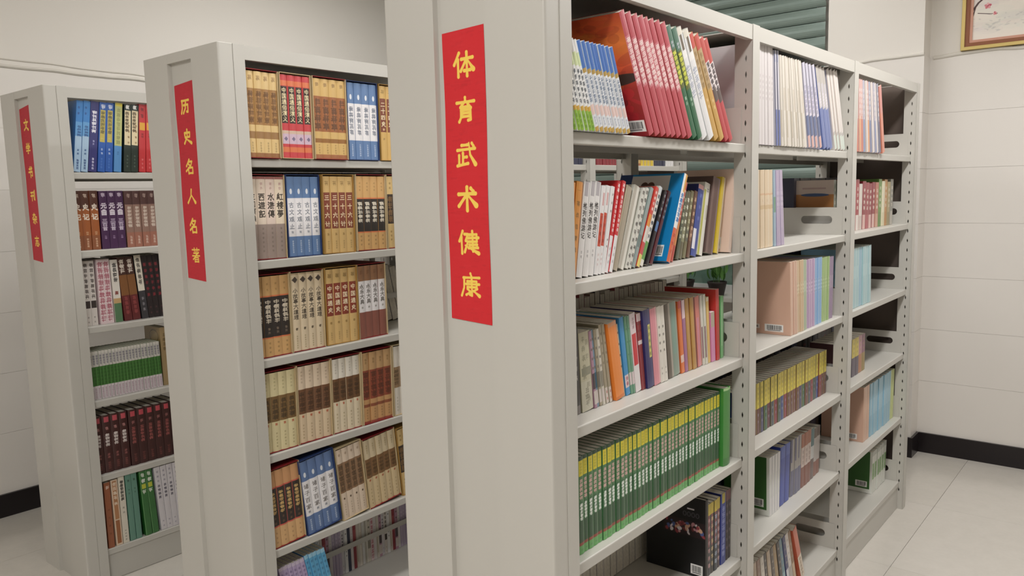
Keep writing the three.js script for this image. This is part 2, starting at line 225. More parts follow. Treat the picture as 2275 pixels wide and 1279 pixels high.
spine('b_sand', ...SET, '#d9c19f', [[0, .3, '#dfcab0'], [.3, .62, '#5f361e']], [['####', .5, .32, .61, .8, '#341b0c', 13], ['####', .5, .06, .22, .25, '#b89f84'], ['#', .5, .64, .68, .3, '#b04a2c'], ['#####', .5, .76, .95, .22, '#a88c66']]);
spine('b_ivory', ...SET, '#dfd0b2', [[0, .27, '#e5dfd2'], [.27, .58, '#5d381b']], [['####', .5, .29, .57, .8, '#301a0a', 13], ['####', .5, .06, .2, .25, '#bdb6a8'], ['#', .5, .6, .64, .3, '#b04a2c'], ['#####', .5, .74, .95, .22, '#b09c76']]);
spine('b_copper', ...SET, '#c08d58', [[0, .25, '#b78d5c'], [.25, .66, '#7f301c'], [.73, .77, '#803c22'], [.97, 1, '#8f2f26']], [['####', .5, .27, .64, .8, '#4c1a0c', 13], ['##', .5, .08, .16, .35, '#8a6638'], ['####', .5, .8, .94, .22, '#94683a']]);
spine('b_ash', ...SET, '#d9d2c6', [[.3, .6, '#8c6d4c']], [['####', .5, .32, .58, .8, '#4f3a24', 13], ['#####', .5, .74, .95, .22, '#aaa294']]);
spine('b_lacquer', ...SET, '#d1a26c', [[0, .22, '#c68c5a'], [.22, .72, '#18110f'], [.21, .225, '#c8483a'], [.72, .735, '#c8483a'], [.22, .72, '#8a2a26', 0, .06]], [['######', .5, .26, .58, .62, '#cda660', 13], ['##', .5, .6, .7, .3, '#5a3a2a'], ['###', .5, .8, .95, .22, '#a4764a']]);
spine('b_fawn', .029, .262, '#d9c5af', [[.2, .62, '#7d593a']], [['#', .5, .06, .13, .35, '#a58a72'], ['#####', .5, .22, .61, .75, '#3e2814', 13], ['moon', .5, .69, .72, .25, '#4a3522'], ['#####', .5, .78, .95, .2, '#a8927a']]);
spine('b_straw', .031, .262, '#cfb88c', [[0, .28, '#d2c09c'], [.28, .56, '#6d4722']], [['####', .5, .3, .55, .8, '#3c2409', 13], ['####', .5, .07, .2, .25, '#ab976e'], ['#', .5, .58, .62, .3, '#a04a2c'], ['#####', .5, .72, .95, .2, '#a3895a']]);
spine('b_jet', ...SET, '#d1af70', [[.25, .66, '#20140d']], [['####', .5, .28, .64, .75, '#6a4a26', 13], ['##', .5, .08, .18, .3, '#97743c'], ['###', .5, .76, .9, .25, '#97743c']]);
spine('b_lilac', .017, .245, '#b6a3d2', [[0, .05, '#cfc2e0'], [.5, .62, '#d8d0e6'], [.7, 1, '#8fa6d8']], [['####', .5, .1, .35, .6, '#7a68a0'], ['####', .5, .66, .95, .6, '#5a5a94']]);
spine('b_cyan', .017, .245, '#4aa6dd', [[0, .06, '#8fcdee'], [.45, .62, '#8fd0d8'], [.62, 1, '#86a8cc']], [['####', .5, .1, .4, .6, '#2d78b0'], ['####', .5, .64, .95, .7, '#2a4a70']]);
// near bookcase, first bay
spine('c_lime', .0135, .19, '#eef0ee', [[.14, .28, '#d5e4ac'], [.73, .78, '#cfa032'], [.78, 1, '#83b42b']], [['######', .5, .32, .7, .7, '#565c62', 13], ['###', .5, .82, .98, .6, '#5f8c18']]);
spine('c_azure', .0145, .196, '#e6eaef', [[0, .3, '#2a62ba'], [.3, .345, '#b4903c'], [.7, .81, '#e9cbc4'], [.95, 1, '#c29b40'], [0, .3, '#6a98dc', 0, .12]], [['######', .5, .37, .68, .72, '#6f8098', 13], ['###', .5, .83, .93, .5, '#9aa6bc']]);
spine('c_rose', .024, .297, '#bb414d', [[.19, .58, '#cc6a74']], [['########', .5, .19, .58, .85, '#f5dcd8', 14]], '#a33430');  // lighter middle band has lamp glare painted into the colour
spine('c_moss', .025, .297, '#1f5c3a', [[0, .2, '#436e5c'], [.2, .54, '#545e22']], [['##', .5, .12, .19, .5, '#c8c8d8'], ['#######', .5, .2, .52, .8, '#d4dc3c', 15], ['##', .5, .62, .7, .4, '#a8c8b0']]);
spine('c_chalk', .028, .3, '#e7e9ea', [[0, .06, '#e0dccc'], [.06, .19, '#5f5240', .32, .72], [.2, .26, '#f4f4f2']], [['####', .5, .32, .62, .8, '#a9b0c2', 12]]);
spine('c_ochre', .027, .3, '#c79a4b', [[0, .13, '#c4473d'], [.13, .5, '#b39566']], [['#####', .5, .16, .5, .6, '#8a6c3c'], ['##', .5, .6, .7, .4, '#e0c080']]);
spine('c_brick', .024, .3, '#b8393f', [[0, .22, '#c04842'], [.22, .48, '#f0e8e8'], [.48, .6, '#544644']], [['#####', .5, .22, .5, .8, '#4a4044', 15]]);
spine('c_orange', .022, .2, '#e0923b', [], [['##', .5, .05, .13, .7, '#6a4a20'], ['######', .5, .2, .85, .5, '#8a5a1c']]);
spine('c_gulliver', .023, .216, '#f1f0ef', [[0, .15, '#b9b4ba', .2, .82]], [['格列佛游记', .5, .22, .6, 0.67, '#363434', 10], ['##', .5, .72, .8, .3, '#b0aeb0']]);
spine('c_banner', .0155, .207, '#f0efef', [[.08, .22, '#d8a2a2', .3, .7], [.31, .68, '#ca432d', .08, .92]], [['####', .5, .34, .65, .6, '#9c2a18'], ['###', .5, .76, .9, .4, '#d8c0c0']]);
spine('c_plain', .0125, .206, '#efefee', [], [['###', .5, .08, .3, .5, '#8a8888'], ['##', .5, .6, .7, .4, '#505050']]);
spine('c_scarlet', .015, .222, '#cd2d31', [[.6, 1, '#f0eff0']], [['##', .5, .03, .12, .6, '#f8e8e8', 15], ['########', .5, .16, .56, .6, '#f4d8d8', 13], ['###', .5, .72, .9, .5, '#b8b8bc']]);
spine('c_putty', .028, .212, '#a89d88', [[0, 1, '#c9bd9c', 0, .12]], [], '#9c917c');
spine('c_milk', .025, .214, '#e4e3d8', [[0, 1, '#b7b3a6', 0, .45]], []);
spine('c_pattern', .0125, .214, '#d8d8cf', [], [['##########', .5, .03, .97, .9, '#4a4844', 11]]);
spine('c_slate', .0145, .217, '#8fa09d', [[.6, .75, '#6c7c7a']], []);
spine('c_fiesta', .0158, .222, '#d24338', [[.35, .5, '#e2913a'], [.5, .7, '#dfd9d0'], [.7, .85, '#c84a4a'], [.85, 1, '#e4d46c']], [['####', .5, .05, .3, .6, '#f0d8d0']]);
spine('c_garden', .0158, .222, '#e6e4da', [[.7, .92, '#5f9c4a'], [0, .08, '#cdd4d6']], [['#######', .5, .1, .66, .75, '#3c4250']]);
spine('c_maroon', .014, .21, '#4b141b', [[0, .4, '#2a1a1e']], [['####', .5, .1, .38, .6, '#7f8aa0']]);
spine('c_soot', .014, .208, '#1c171b', [[.42, .55, '#4a72a8']], [['####', .5, .05, .36, .6, '#8f8a90']]);
spine('c_parade', .017, .249, '#f1f1f0', [[0, .2, '#e2a23a', .35, 1], [.62, 1, '#d8633f']], [['######', .5, .22, .55, .75, '#3a70b4', 13], ['###', .5, .68, .9, .6, '#b8402c']], '#0b7dbb');
spine('c_coral', .0125, .225, '#c54a3e', [[.5, .8, '#e08a4a']], [['#####', .5, .1, .45, .6, '#f0d0c0']]);
['#48523f', '#5f5c44', '#6f6b4b', '#5c3d2e'].forEach((c, i) => spine('c_olive' + i, .019, .195, c, [[.55, .75, ['#3c4a38', '#8a8c6a', '#54584a', '#7a5540'][i]]], [['######', .5, .1, .7, .65, ['#b9c0a0', '#e0e4d0', '#c8c49a', '#c8a080'][i]]]));
spine('c_cobalt', .031, .207, '#2b4090', [[0, .06, '#e6a8a8'], [.62, .9, '#e8e8ee', 0, .5]], [['###', .6, .12, .5, .4, '#5a6cb8']], '#20286a');
spine('c_birch', .03, .212, '#e7e5db', [[.1, 1, '#b4b452', 0, .3], [.3, .5, '#c8c4b4', .6, 1]], [['##', .65, .05, .15, .5, '#4a4a48']]);
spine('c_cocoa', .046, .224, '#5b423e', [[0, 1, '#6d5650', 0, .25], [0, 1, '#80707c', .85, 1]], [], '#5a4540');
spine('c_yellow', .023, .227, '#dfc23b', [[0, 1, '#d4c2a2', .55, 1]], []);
spine('c_blush', .014, .25, '#ead0c0', [], [], '#e9cdbc');
spine('c_black', .023, .2, '#201d1c', [[.9, 1, '#6a6460']], [['####', .5, .2, .6, .5, '#a8a49c']]);
spine('c_edge', .012, .19, '#b8323a', [[0, .5, '#2a2020']], []);
spine('c_newsprint', .044, .192, '#c8c4a8', [[.62, 1, '#cfccb6'], [.45, .55, '#8a8c78', .1, .9]], [['#####', .35, .05, .6, .35, '#8f8d74', 8], ['#####', .65, .1, .9, .35, '#97947c', 8], ['###', .5, .7, .95, .4, '#7d7a66', 8]]);
['#b58aa0', '#6f8fa8', '#a89c84', '#d8d4c4'].forEach((c, i) => spine('c_thin' + i, .0115, .19, c, [[.55, .75, ['#443a40', '#27536b', '#6a6458', '#8a8678'][i]], [.78, .95, '#dcd2cc']], [['####', .5, .1, .5, .6, '#5c5850']]));
spine('c_khaki', .0135, .2, '#a49a82', [[.8, 1, '#d8cfc6']], [['####', .5, .1, .5, .5, '#6c6450'], ['##', .5, .84, .96, .5, '#b86a5c']]);
spine('c_tangerine', .037, .2, '#f0883a', [[.96, 1, '#d8702a'], [0, .05, '#d99468']], []);
spine('c_oat', .0066, .19, '#d8ccb2', [], [['####', .5, .1, .6, .7, '#5a5244']]);
spine('c_lagoon', .0178, .205, '#3d8fca', [[.74, .9, '#e6d2d4']], [['##', .5, .76, .88, .6, '#b05a68']]);
spine('c_jade', .01, .204, '#63987a', [[.72, .88, '#dfd0d2']], [['###', .5, .15, .5, .5, '#3c6a50']]);
spine('c_signal', .0255, .208, '#e6d6da', [[.26, .66, '#cc3038', .1, .9], [.66, 1, '#ece6e8']], [['###', .5, .05, .2, .4, '#b09098']]);
spine('c_cherry', .0105, .204, '#8a2a30', [[0, .1, '#e6ccd0'], [.35, .4, '#e8d8d8']], [['###', .5, .12, .33, .6, '#5a1418']]);
spine('c_indigo', .033, .209, '#2d2c60', [[.2, .62, '#cfc864', .55, .92]], [['#####', .73, .22, .6, .3, '#7a7630']]);
spine('c_petal', .032, .208, '#de8c98', [[0, 1, '#e8b0b4', .8, 1]], []);
spine('c_daisy', .0195, .209, '#e4dfd4', [], [['####', .4, .25, .6, .4, '#77736a'], ['##', .5, .8, .9, .3, '#9a968c']]);
spine('c_shadow', .0275, .208, '#5c5448', [[0, 1, '#a0988a', .6, 1]], []);
spine('c_sage', .034, .209, '#84988a', [[.1, .7, '#7a9c8e', .2, .7], [0, 1, '#a09c8c', .85, 1]], []);
spine('c_flame', .0175, .208, '#e2743c', [[0, .1, '#c84e44'], [.75, .85, '#e8c8b8']], []);
spine('c_plum', .0175, .208, '#a06a90', [[0, .25, '#ecd0d8']], []);
spine('c_brass', .0235, .209, '#b98a44', [[.2, .7, '#c0924a', .2, .6], [0, 1, '#7a3c24', .8, 1]], []);
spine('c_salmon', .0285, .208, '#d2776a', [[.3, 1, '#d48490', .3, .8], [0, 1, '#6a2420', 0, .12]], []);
spine('c_fog', .0138, .209, '#dcd8cc', [[.45, .9, '#8a6a70', 0, .4], [0, 1, '#9aa88c', .75, 1]], []);
spine('c_maize', .0155, .2, '#e4bc6c', [[0, .06, '#efe0c0']], []);
spine('c_magenta', .0235, .152, '#da8fbc', [[0, .3, '#b8b09a']], []);
spine('c_vermilion', .0208, .216, '#c83c38', [[.25, .8, '#b84436', .2, .7]], []);
spine('c_mint', .018, .19, '#78c07c', [[.1, .8, '#9ed09c', .2, .55]], []);
const seriesBands = [[0, .035, '#20402a'], [.04, .2, '#e0d022', .08, .94], [.2, .46, '#3a7040'], [.66, .88, '#1e4828'], [.88, .912, '#8a3c2c'], [.912, 1, '#5fae5b']];
const seriesText = [['####', .5, .05, .19, .6, '#8f8a18', 9], ['#####', .5, .22, .45, .7, '#e0b0ac', 14], ['#####', .5, .47, .66, .6, '#eef4ee', 22], ['##', .35, .882, .911, .5, '#d0503a', 40], ['##', .65, .882, .911, .5, '#d0503a', 40], ['##', .5, .93, .98, .5, '#2d6a38', 25]];
spine('c_series_a', .0192, .232, '#235a30', [...seriesBands, [.2, 1, '#5f9a62', .93, 1]], seriesText);
spine('c_series_b', .0192, .232, '#235a30', [...seriesBands, [.2, .9, '#143820', .94, 1]], seriesText);
spine('c_series_c', .0192, .232, '#2b6638', [...seriesBands, [.0, 1, '#7fb07c', .92, 1]], seriesText);
spine('c_leaf', .045, .238, '#3f8a3a', [[0, .03, '#a8d090'], [.9, 1, '#357a32']], []);
spine('c_hoops', .013, .245, '#0c0a0c', [], [], '#0a090b');
['#2a2830', '#34302c', '#2a3038', '#3a2c34'].forEach((c, i) => spine('c_sport' + i, .021, .222, c, [[0, .16, '#c9b234'], [.16, .6, '#7a3c42', .15, .6]], [['#######', .5, .2, .9, .7, ['#b88a8c', '#c0a878', '#9aa8c0', '#b8989c'][i]]]));
spine('c_ink', .033, .226, '#2b3a8a', [[0, .14, '#b8a83c', .2, .8]], [['########', .5, .18, .9, .6, '#8a94c8']]);
spine('c_char', .0175, .222, '#231c20', [[0, .15, '#6a3c40']], [['######', .5, .2, .85, .6, '#6a5a60']]);
// near bookcase, middle and last bays
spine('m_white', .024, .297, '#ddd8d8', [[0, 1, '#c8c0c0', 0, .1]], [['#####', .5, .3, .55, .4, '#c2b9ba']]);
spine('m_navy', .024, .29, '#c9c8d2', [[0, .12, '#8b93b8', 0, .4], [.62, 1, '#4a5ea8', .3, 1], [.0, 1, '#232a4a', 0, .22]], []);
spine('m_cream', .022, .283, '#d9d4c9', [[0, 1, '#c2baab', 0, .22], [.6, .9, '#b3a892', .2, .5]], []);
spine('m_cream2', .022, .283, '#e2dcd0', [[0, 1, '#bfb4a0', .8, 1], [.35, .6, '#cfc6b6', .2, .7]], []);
spine('m_iris', .034, .286, '#c9c8d8', [[.4, .62, '#d8d4e2'], [.62, .86, '#56658f'], [.86, 1, '#d8a49a', .2, .8], [0, 1, '#3a3a4c', 0, .12]], [['######', .5, .25, .6, .6, '#9a98b8']]);
spine('m_steel', .031, .297, '#6a7ab2', [[0, .5, '#bdb9b2'], [.2, .5, '#c8c4cc', .2, .8]], [['#####', .5, .3, .5, .6, '#e6e2ea', 14]]);
spine('m_mist', .028, .3, '#e2dcd6', [[.78, .82, '#b8b4b0'], [.82, 1, '#d3e0d6'], [0, 1, '#b8a8a0', 0, .15]], []);
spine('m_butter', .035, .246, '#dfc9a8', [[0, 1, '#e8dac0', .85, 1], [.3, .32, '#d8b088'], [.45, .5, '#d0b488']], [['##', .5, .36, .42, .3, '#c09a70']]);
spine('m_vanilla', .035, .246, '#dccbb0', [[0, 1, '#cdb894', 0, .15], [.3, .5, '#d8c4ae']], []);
spine('m_pool', .016, .246, '#9cb6c8', [[.35, .55, '#6f9c84']], []);
spine('m_lavender', .0165, .246, '#bcaec8', [[.25, .5, '#c8bcd2'], [0, 1, '#a596b8', 0, .1]], [['####', .5, .25, .5, .5, '#a898b8']]);
spine('m_peach', .016, .257, '#d9b49c', [[0, 1, '#e2c4ae', .8, 1]], [], '#cfa594');
spine('m_wheat', .0165, .252, '#d3b995', [[.3, .45, '#dccaa8']], [['####', .5, .3, .5, .5, '#b89c74']]);
spine('m_fern', .0165, .252, '#a9bb9c', [[.3, .45, '#b8c8ac']], []);
spine('m_orchid', .0165, .25, '#c0a4c4', [[.3, .5, '#ccb6d0']], [['####', .5, .3, .5, .5, '#a084a8']]);
spine('m_sky', .0165, .248, '#86b0dc', [[.3, .5, '#9cc0e4']], [['####', .5, .3, .5, .5, '#6690c0']]);
spine('m_apple', .0165, .244, '#9fbc7c', [[.3, .5, '#b0c890']], [['####', .5, .3, .5, .5, '#7e9c5c']]);
spine('m_dusk', .0165, .24, '#94809c', [[.3, .5, '#a292a8']], []);
['#2d3f7c', '#7c2434', '#5f3430', '#6b3a34', '#38345c', '#2f5a40', '#5a2630', '#34404c', '#2a4444'].forEach((c, i) => spine('m_band' + i, .0285, .177, c, [[0, .5, '#d9c73c'], [0, 1, '#8a7a2c', 0, .08]], [['####', .5, .08, .44, .4, '#a8963a', 9], ['##', .5, .6, .8, .4, '#8a8a94', 9]]));
spine('m_snow', .022, .215, '#e6e6e6', [[0, 1, '#c8c8cc', 0, .15], [.3, .7, '#d6dcd4', .4, .8]], []);
spine('m_ultra', .05, .219, '#3348a8', [[0, .2, '#4a60b8'], [0, 1, '#2a3a88', 0, .15]], []);
spine('m_pewter', .036, .215, '#a7a3a0', [[.55, 1, '#5f6280'], [0, .4, '#5a5c80', 0, .3]], []);
spine('m_clay', .036, .21, '#a4664e', [[.25, .62, '#d8c8c0'], [.62, 1, '#7c4a40']], [['###', .5, .3, .58, .5, '#b09a94']]);
spine('m_river', .036, .2, '#56787c', [[.35, .6, '#d4d6d6'], [.6, 1, '#6a5a58']], []);
spine('m_flint', .036, .195, '#c0bab6', [[0, .2, '#6a5c54'], [.7, 1, '#8c5c50']], []);
['#4a4038', '#b8a48c', '#8c6c5c', '#d4ccc0', '#2a2624', '#a08458', '#5f8490', '#2c2e60', '#d8d2cc', '#8a6a4c'].forEach((c, i) => spine('m_lean' + i, .02, .235, c, [[.6, 1, ['#6a5a4c', '#c8b8a4', '#6a4a40', '#e4dcd0', '#5a5048', '#c8a868', '#8cb0b8', '#dcdce4', '#b0a8a0', '#c8b090'][i], .1, .9]], [['####', .5, .1, .5, .5, '#9a9084', 9]]));
spine('m_novel_peach', .03, .235, '#c8664c', [[.55, 1, '#e8d8c4']], [['#####', .5, .58, .95, .6, '#a08868']]);
['#dcd4d0', '#dcb0aa', '#d8aca4', '#b4b4c6', '#d8d0c8', '#a0a8c0', '#e2d8d2', '#8a90a4'].forEach((c, i) => spine('l_mag' + i, .028, .28, c, [[.5, 1, ['#e2dad6', '#cf7058', '#e0a070', '#8090b8', '#ded6d0', '#6878a0', '#e8e2de', '#4f5878'][i], .1, .9], [0, 1, '#b8a4a0', 0, .1]], [['######', .5, .12, .55, .55, '#e8dedc', 10]]));
spine('l_salmon', .03, .28, '#dc8c74', [[0, .4, '#d48c84']], []);
['#8c9084', '#a09c8c', '#b8b0a0', '#9c3038', '#dcd6cc', '#8a2c34', '#93323a', '#b4705c', '#5f8a3c', '#e6e0c0', '#c08a50', '#a89a70', '#8a8a80'].forEach((c, i) => spine('l_mix' + i, .034, .215, c, [[.7, 1, ['#c4c0b4', '#8a8474', '#d4ccc0', '#e4dcd4', '#c8b8b0', '#d8b0a8', '#a84850', '#c89880', '#4f7830', '#d8d0a8', '#b47c40', '#8c8058', '#b8b4a8'][i], .1, .9]], [['####', .5, .15, .6, .5, '#e0d8c8', 9]]));
spine('l_ice', .034, .25, '#a3cad0', [[0, 1, '#c4dfe2', .8, 1], [.3, .5, '#b0d4d8']], []);
spine('l_ice2', .034, .25, '#92bcd0', [[0, 1, '#b8d8dc', .85, 1]], []);
['#d3c040', '#c8b43c', '#b07c8c', '#7c4a60'].forEach((c, i) => spine('l_band' + i, .03, .168, ['#5a3c40', '#44384c', '#a8683c', '#8c7430'][i], [[0, .5, c]], [['###', .5, .1, .42, .4, '#8a7c3c', 9]]));
spine('l_peach', .04, .252, '#d8ae94', [[0, 1, '#e2c0a8', .8, 1]], [], '#c99c88');
spine('l_cyan', .042, .248, '#8cbcd4', [[0, 1, '#a8d0dc', .8, 1], [.3, .6, '#9cc8dc']], []);
spine('l_spring', .03, .245, '#c4d088', [[0, 1, '#dce4b0', .7, 1]], []);
spine('l_clover', .038, .207, '#dfe3da', [[.28, .66, '#7ca868', .1, .9], [0, .1, '#b8bcb4']], [['###', .5, .3, .62, .6, '#5c8c4c', 10]]);
spine('r_paper', .02, .2, '#8a8078', [], []);
spine('r_red', .03, .25, '#8c2c34', [[.3, .6, '#a8484c']], []);
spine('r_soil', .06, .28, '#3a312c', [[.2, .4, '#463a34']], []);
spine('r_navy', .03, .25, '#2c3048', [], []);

cover('landscape', .205, .297, (g, W, H) => {
  const sky = g.createLinearGradient(0, 0, 0, H); sky.addColorStop(0, '#b84420'); sky.addColorStop(.22, '#e8803a'); sky.addColorStop(.42, '#d85a34'); sky.addColorStop(.6, '#a02c22'); sky.addColorStop(1, '#8c1820'); g.fillStyle = sky; g.fillRect(-1, -1, W + 2, H + 2);
  for (let i = 0; i < 70; i++) { g.fillStyle = ['rgba(214,120,52,.35)', 'rgba(120,36,26,.22)', 'rgba(220,90,50,.35)'][i % 3]; g.beginPath(); g.ellipse(rnd() * W, rnd() * H * .6, rr(10, 40), rr(3, 12), rr(-.4, .4), 0, 7); g.fill(); }
  g.fillStyle = '#3c2a22'; g.beginPath(); g.ellipse(W * .78, H * .52, W * .3, H * .045, -.1, 0, 7); g.fill();
  for (let i = 0; i < 60; i++) { g.fillStyle = ['rgba(200,40,50,.5)', 'rgba(70,14,18,.5)', 'rgba(150,24,34,.6)'][i % 3]; g.beginPath(); g.ellipse(rnd() * W, H * rr(.6, 1), rr(6, 26), rr(4, 14), rr(-1, 1), 0, 7); g.fill(); }
  barcode(g, W * .62, H * .86, W * .36, H * .1);
});
cover('parade', .2, .249, (g, W, H) => {
  g.fillStyle = '#0a80be'; g.fillRect(-1, -1, W + 2, H + 2); g.fillStyle = '#1d3c72'; g.fillRect(0, 0, W * .2, H * .3);
  g.fillStyle = '#d9d3ce'; g.fillRect(W * .2, H * .02, W * .6, H * .58);
  for (const [x, y, c] of [[.42, .15, '#4a2c20'], [.52, .15, '#5a3626'], [.42, .21, '#c09080'], [.52, .21, '#c89a84']]) { g.fillStyle = c; g.beginPath(); g.ellipse(W * x, H * y, W * .06, H * .055, 0, 0, 7); g.fill(); }
  barcode(g, W * .79, H * .82, W * .13, H * .13);
});
cover('blush', .19, .247, (g, W, H) => { g.fillStyle = '#e8cdbd'; g.fillRect(-1, -1, W + 2, H + 2); g.fillStyle = 'rgba(190,140,120,.35)'; g.fillRect(W * .05, H * .1, W * .5, H * .3); barcode(g, W * .66, H * .82, W * .2, H * .14); });
cover('peach', .185, .257, (g, W, H) => { const k = g.createLinearGradient(0, 0, W, 0); k.addColorStop(0, '#d0a892'); k.addColorStop(1, '#d6ae98'); g.fillStyle = k; g.fillRect(-1, -1, W + 2, H + 2); g.fillStyle = '#e8e0da'; g.fillRect(W * .28, H * .87, W * .12, H * .06); g.fillStyle = '#8a7a74'; g.fillRect(W * .31, H * .885, W * .06, H * .03); barcode(g, W * .5, H * .86, W * .36, H * .1); });
cover('hoops', .19, .245, (g, W, H) => {
  g.fillStyle = '#08070a'; g.fillRect(-1, -1, W + 2, H + 2);
  g.fillStyle = '#241418'; g.fillRect(W * .3, H * .3, W * .7, H * .2);
  for (let i = 0; i < 46; i++) { g.fillStyle = ['#b8848a', '#8a3840', '#d8d0d4', '#4a5a8c', '#6a2c30', '#c49a80'][i % 6]; g.beginPath(); g.ellipse(W * rr(.34, .98), H * rr(.33, .48), rr(2, 6), rr(3, 9), rr(-1, 1), 0, 7); g.fill(); }
  g.fillStyle = '#c8c4c8'; g.fillRect(W * .7, H * .14, W * .12, H * .02); for (let i = 0; i < 4; i++) { g.strokeStyle = '#56525a'; g.lineWidth = 2; g.beginPath(); g.ellipse(W * (.66 + i * .07), H * .22, W * .025, H * .028, 0, 0, 7); g.stroke(); }
  barcode(g, W * .76, H * .84, W * .2, H * .13);
});
cover('clover', .19, .212, (g, W, H) => { g.fillStyle = '#e6e8e0'; g.fillRect(-1, -1, W + 2, H + 2); const k = g.createLinearGradient(0, 0, W, H); k.addColorStop(0, '#28501c'); k.addColorStop(1, '#35662a'); g.fillStyle = k; g.fillRect(0, 0, W * .94, H * .9); barcode(g, W * .58, H * .72, W * .3, H * .14); });
cover('ring', .15, .265, (g, W, H) => { g.fillStyle = '#a78d5e'; g.fillRect(-1, -1, W + 2, H + 2); g.lineWidth = 5; g.strokeStyle = '#4c4230'; g.beginPath(); g.ellipse(W * .6, H * .16, W * .26, H * .1, 0, 0, 7); g.stroke(); g.fillStyle = '#b09a70'; g.fill(); });
cover('sunset', .16, .215, (g, W, H) => { g.fillStyle = '#cdbcb0'; g.fillRect(-1, -1, W + 2, H + 2); g.fillStyle = '#b49a94'; g.fillRect(W * .2, H * .14, W * .6, H * .03); const k = g.createLinearGradient(0, H * .27, 0, H); k.addColorStop(0, '#b98046'); k.addColorStop(1, '#8c5424'); g.fillStyle = k; g.fillRect(0, H * .27, W, H * .73); g.fillStyle = '#33507c'; g.beginPath(); g.ellipse(W * .52, H * .28, W * .36, H * .03, 0, 0, 7); g.fill(); });

const coverMap = texture(covers.c);
const PRINT = [spines, spines2].map((a) => texture(a.c)).map((spineMap) => ({ gloss: new THREE.MeshPhysicalMaterial({ map: spineMap, roughness: 0.38, clearcoat: 0.25, clearcoatRoughness: 0.3 }), matte: mat(0xffffff, 0.62, { map: spineMap }) }));
const COVER = new THREE.MeshPhysicalMaterial({ map: coverMap, roughness: 0.42, clearcoat: 0.2, clearcoatRoughness: 0.35 });
const pageLines = noiseTexture(64, (x) => { const v = 216 + 30 * rnd() - (x % 3 === 0 ? 26 : 0); return [v, v - 6, v - 20]; }, true);
const PAGES = mat(0xffffff, 0.9, { map: pageLines });

// ---------------------------------------------------------------- books
// A book stands at its own origin: base centre of the spine, spine towards +z, pages behind it.
function coverGeometry(w, h, d, hard, design, faceRect) {
  const t = hard ? 0.0024 : 0.0008, bulge = hard ? Math.min(0.004, w * 0.12) : Math.min(0.0012, w * 0.1), n = hard ? 6 : 3;
  const outer = [[-w / 2, -d]], inner = [[-w / 2 + t, -d]];
  for (let i = 0; i <= n; i++) { const f = i / n, a = Math.PI * f, x = -w / 2 + w * f, zz = -bulge + bulge * Math.sin(a); outer.push([x, zz]); inner.push([(-w / 2 + t) + (w - 2 * t) * f, zz - t]); }
  outer.push([w / 2, -d]); inner.push([w / 2 - t, -d]);
  const pos = [], uv = [], face = [], index = [];
  const quad = (a, b, c, e, uvs, isFace) => { const o = pos.length / 3; pos.push(...a, ...b, ...c, ...e); uv.push(...uvs); face.push([o, isFace]); };
  const sw = design.swatch, flat = [...sw, ...sw, ...sw, ...sw], [u0, v0, u1, v1] = design.rect, m = outer.length;
  for (let i = 0; i < m - 1; i++) {
    const [ax, az] = outer[i], [bx, bz] = outer[i + 1], [cx, cz] = inner[i], [ex, ez] = inner[i + 1];
    const isSpine = i > 0 && i < m - 2, fa = (i - 1) / n, fb = i / n;
    let out = flat; if (isSpine) { const p = u0 + (u1 - u0) * fa, q = u0 + (u1 - u0) * fb; out = [p, v0, q, v0, q, v1, p, v1]; }
    if (i === 0 && faceRect) out = [faceRect[0], faceRect[1], faceRect[2], faceRect[1], faceRect[2], faceRect[3], faceRect[0], faceRect[3]];
    quad([ax, 0, az], [bx, 0, bz], [bx, h, bz], [ax, h, az], out, i === 0 && !!faceRect);
    quad([ex, 0, ez], [cx, 0, cz], [cx, h, cz], [ex, h, ez], flat, false);
    quad([ax, h, az], [bx, h, bz], [ex, h, ez], [cx, h, cz], flat, false);
    quad([cx, 0, cz], [ex, 0, ez], [bx, 0, bz], [ax, 0, az], flat, false);
  }
  for (const [p, q] of [[inner[0], outer[0]], [outer[m - 1], inner[m - 1]]]) quad([p[0], 0, p[1]], [q[0], 0, q[1]], [q[0], h, q[1]], [p[0], h, p[1]], flat, false);
  const idx = [], late = [];
  for (const [o, f] of face) (f ? late : idx).push(o, o + 1, o + 2, o, o + 2, o + 3);
  const g = new THREE.BufferGeometry();
  g.setAttribute('position', new THREE.Float32BufferAttribute(pos, 3)); g.setAttribute('uv', new THREE.Float32BufferAttribute(uv, 2)); g.setIndex([...idx, ...late]);
  if (late.length) { g.addGroup(0, idx.length, 0); g.addGroup(idx.length, late.length, 1); }
  g.computeVertexNormals(); return g;
}
function pageGeometry(w, h, d, hard) {
  const i = hard ? 0.003 : 0.0008, t = hard ? 0.0025 : 0.0009, g = box(-w / 2 + t, w / 2 - t, i, h - i, -d + i, hard ? -0.006 : -0.0022), p = g.attributes.position, n = g.attributes.normal, uv = g.attributes.uv;
  for (let k = 0; k < p.count; k++) uv.setXY(k, Math.abs(n.getX(k)) > 0.5 ? 0.01 : p.getX(k) * 14, p.getY(k) * 3 + p.getZ(k) * 3);
  return g;
}
const protos = new Map();
function book(kind, hard, designName, w, h, d, category, face, gloss) {
  const key = [kind, hard, designName, w.toFixed(4), h.toFixed(3), d.toFixed(3), face].join(), found = protos.get(key);
  let o;
  if (found) { o = found.clone(); o.name = numbered(kind); o.children.forEach((c) => { c.name = numbered(c.name.replace(/_\d+$/, '')); }); }
  else {
    const ds = designs[designName]; if (!ds) throw new Error('no design ' + designName);
    o = new THREE.Group(); o.name = numbered(kind);
    const sheet = PRINT[+ds.second], print = gloss ? sheet.gloss : sheet.matte;
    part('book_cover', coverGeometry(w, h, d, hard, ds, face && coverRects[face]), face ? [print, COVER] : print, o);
    part('page_block', pageGeometry(w, h, d, hard), PAGES, o);
    protos.set(key, o);
  }
  o.userData = { category }; scene.add(o); return o;
}

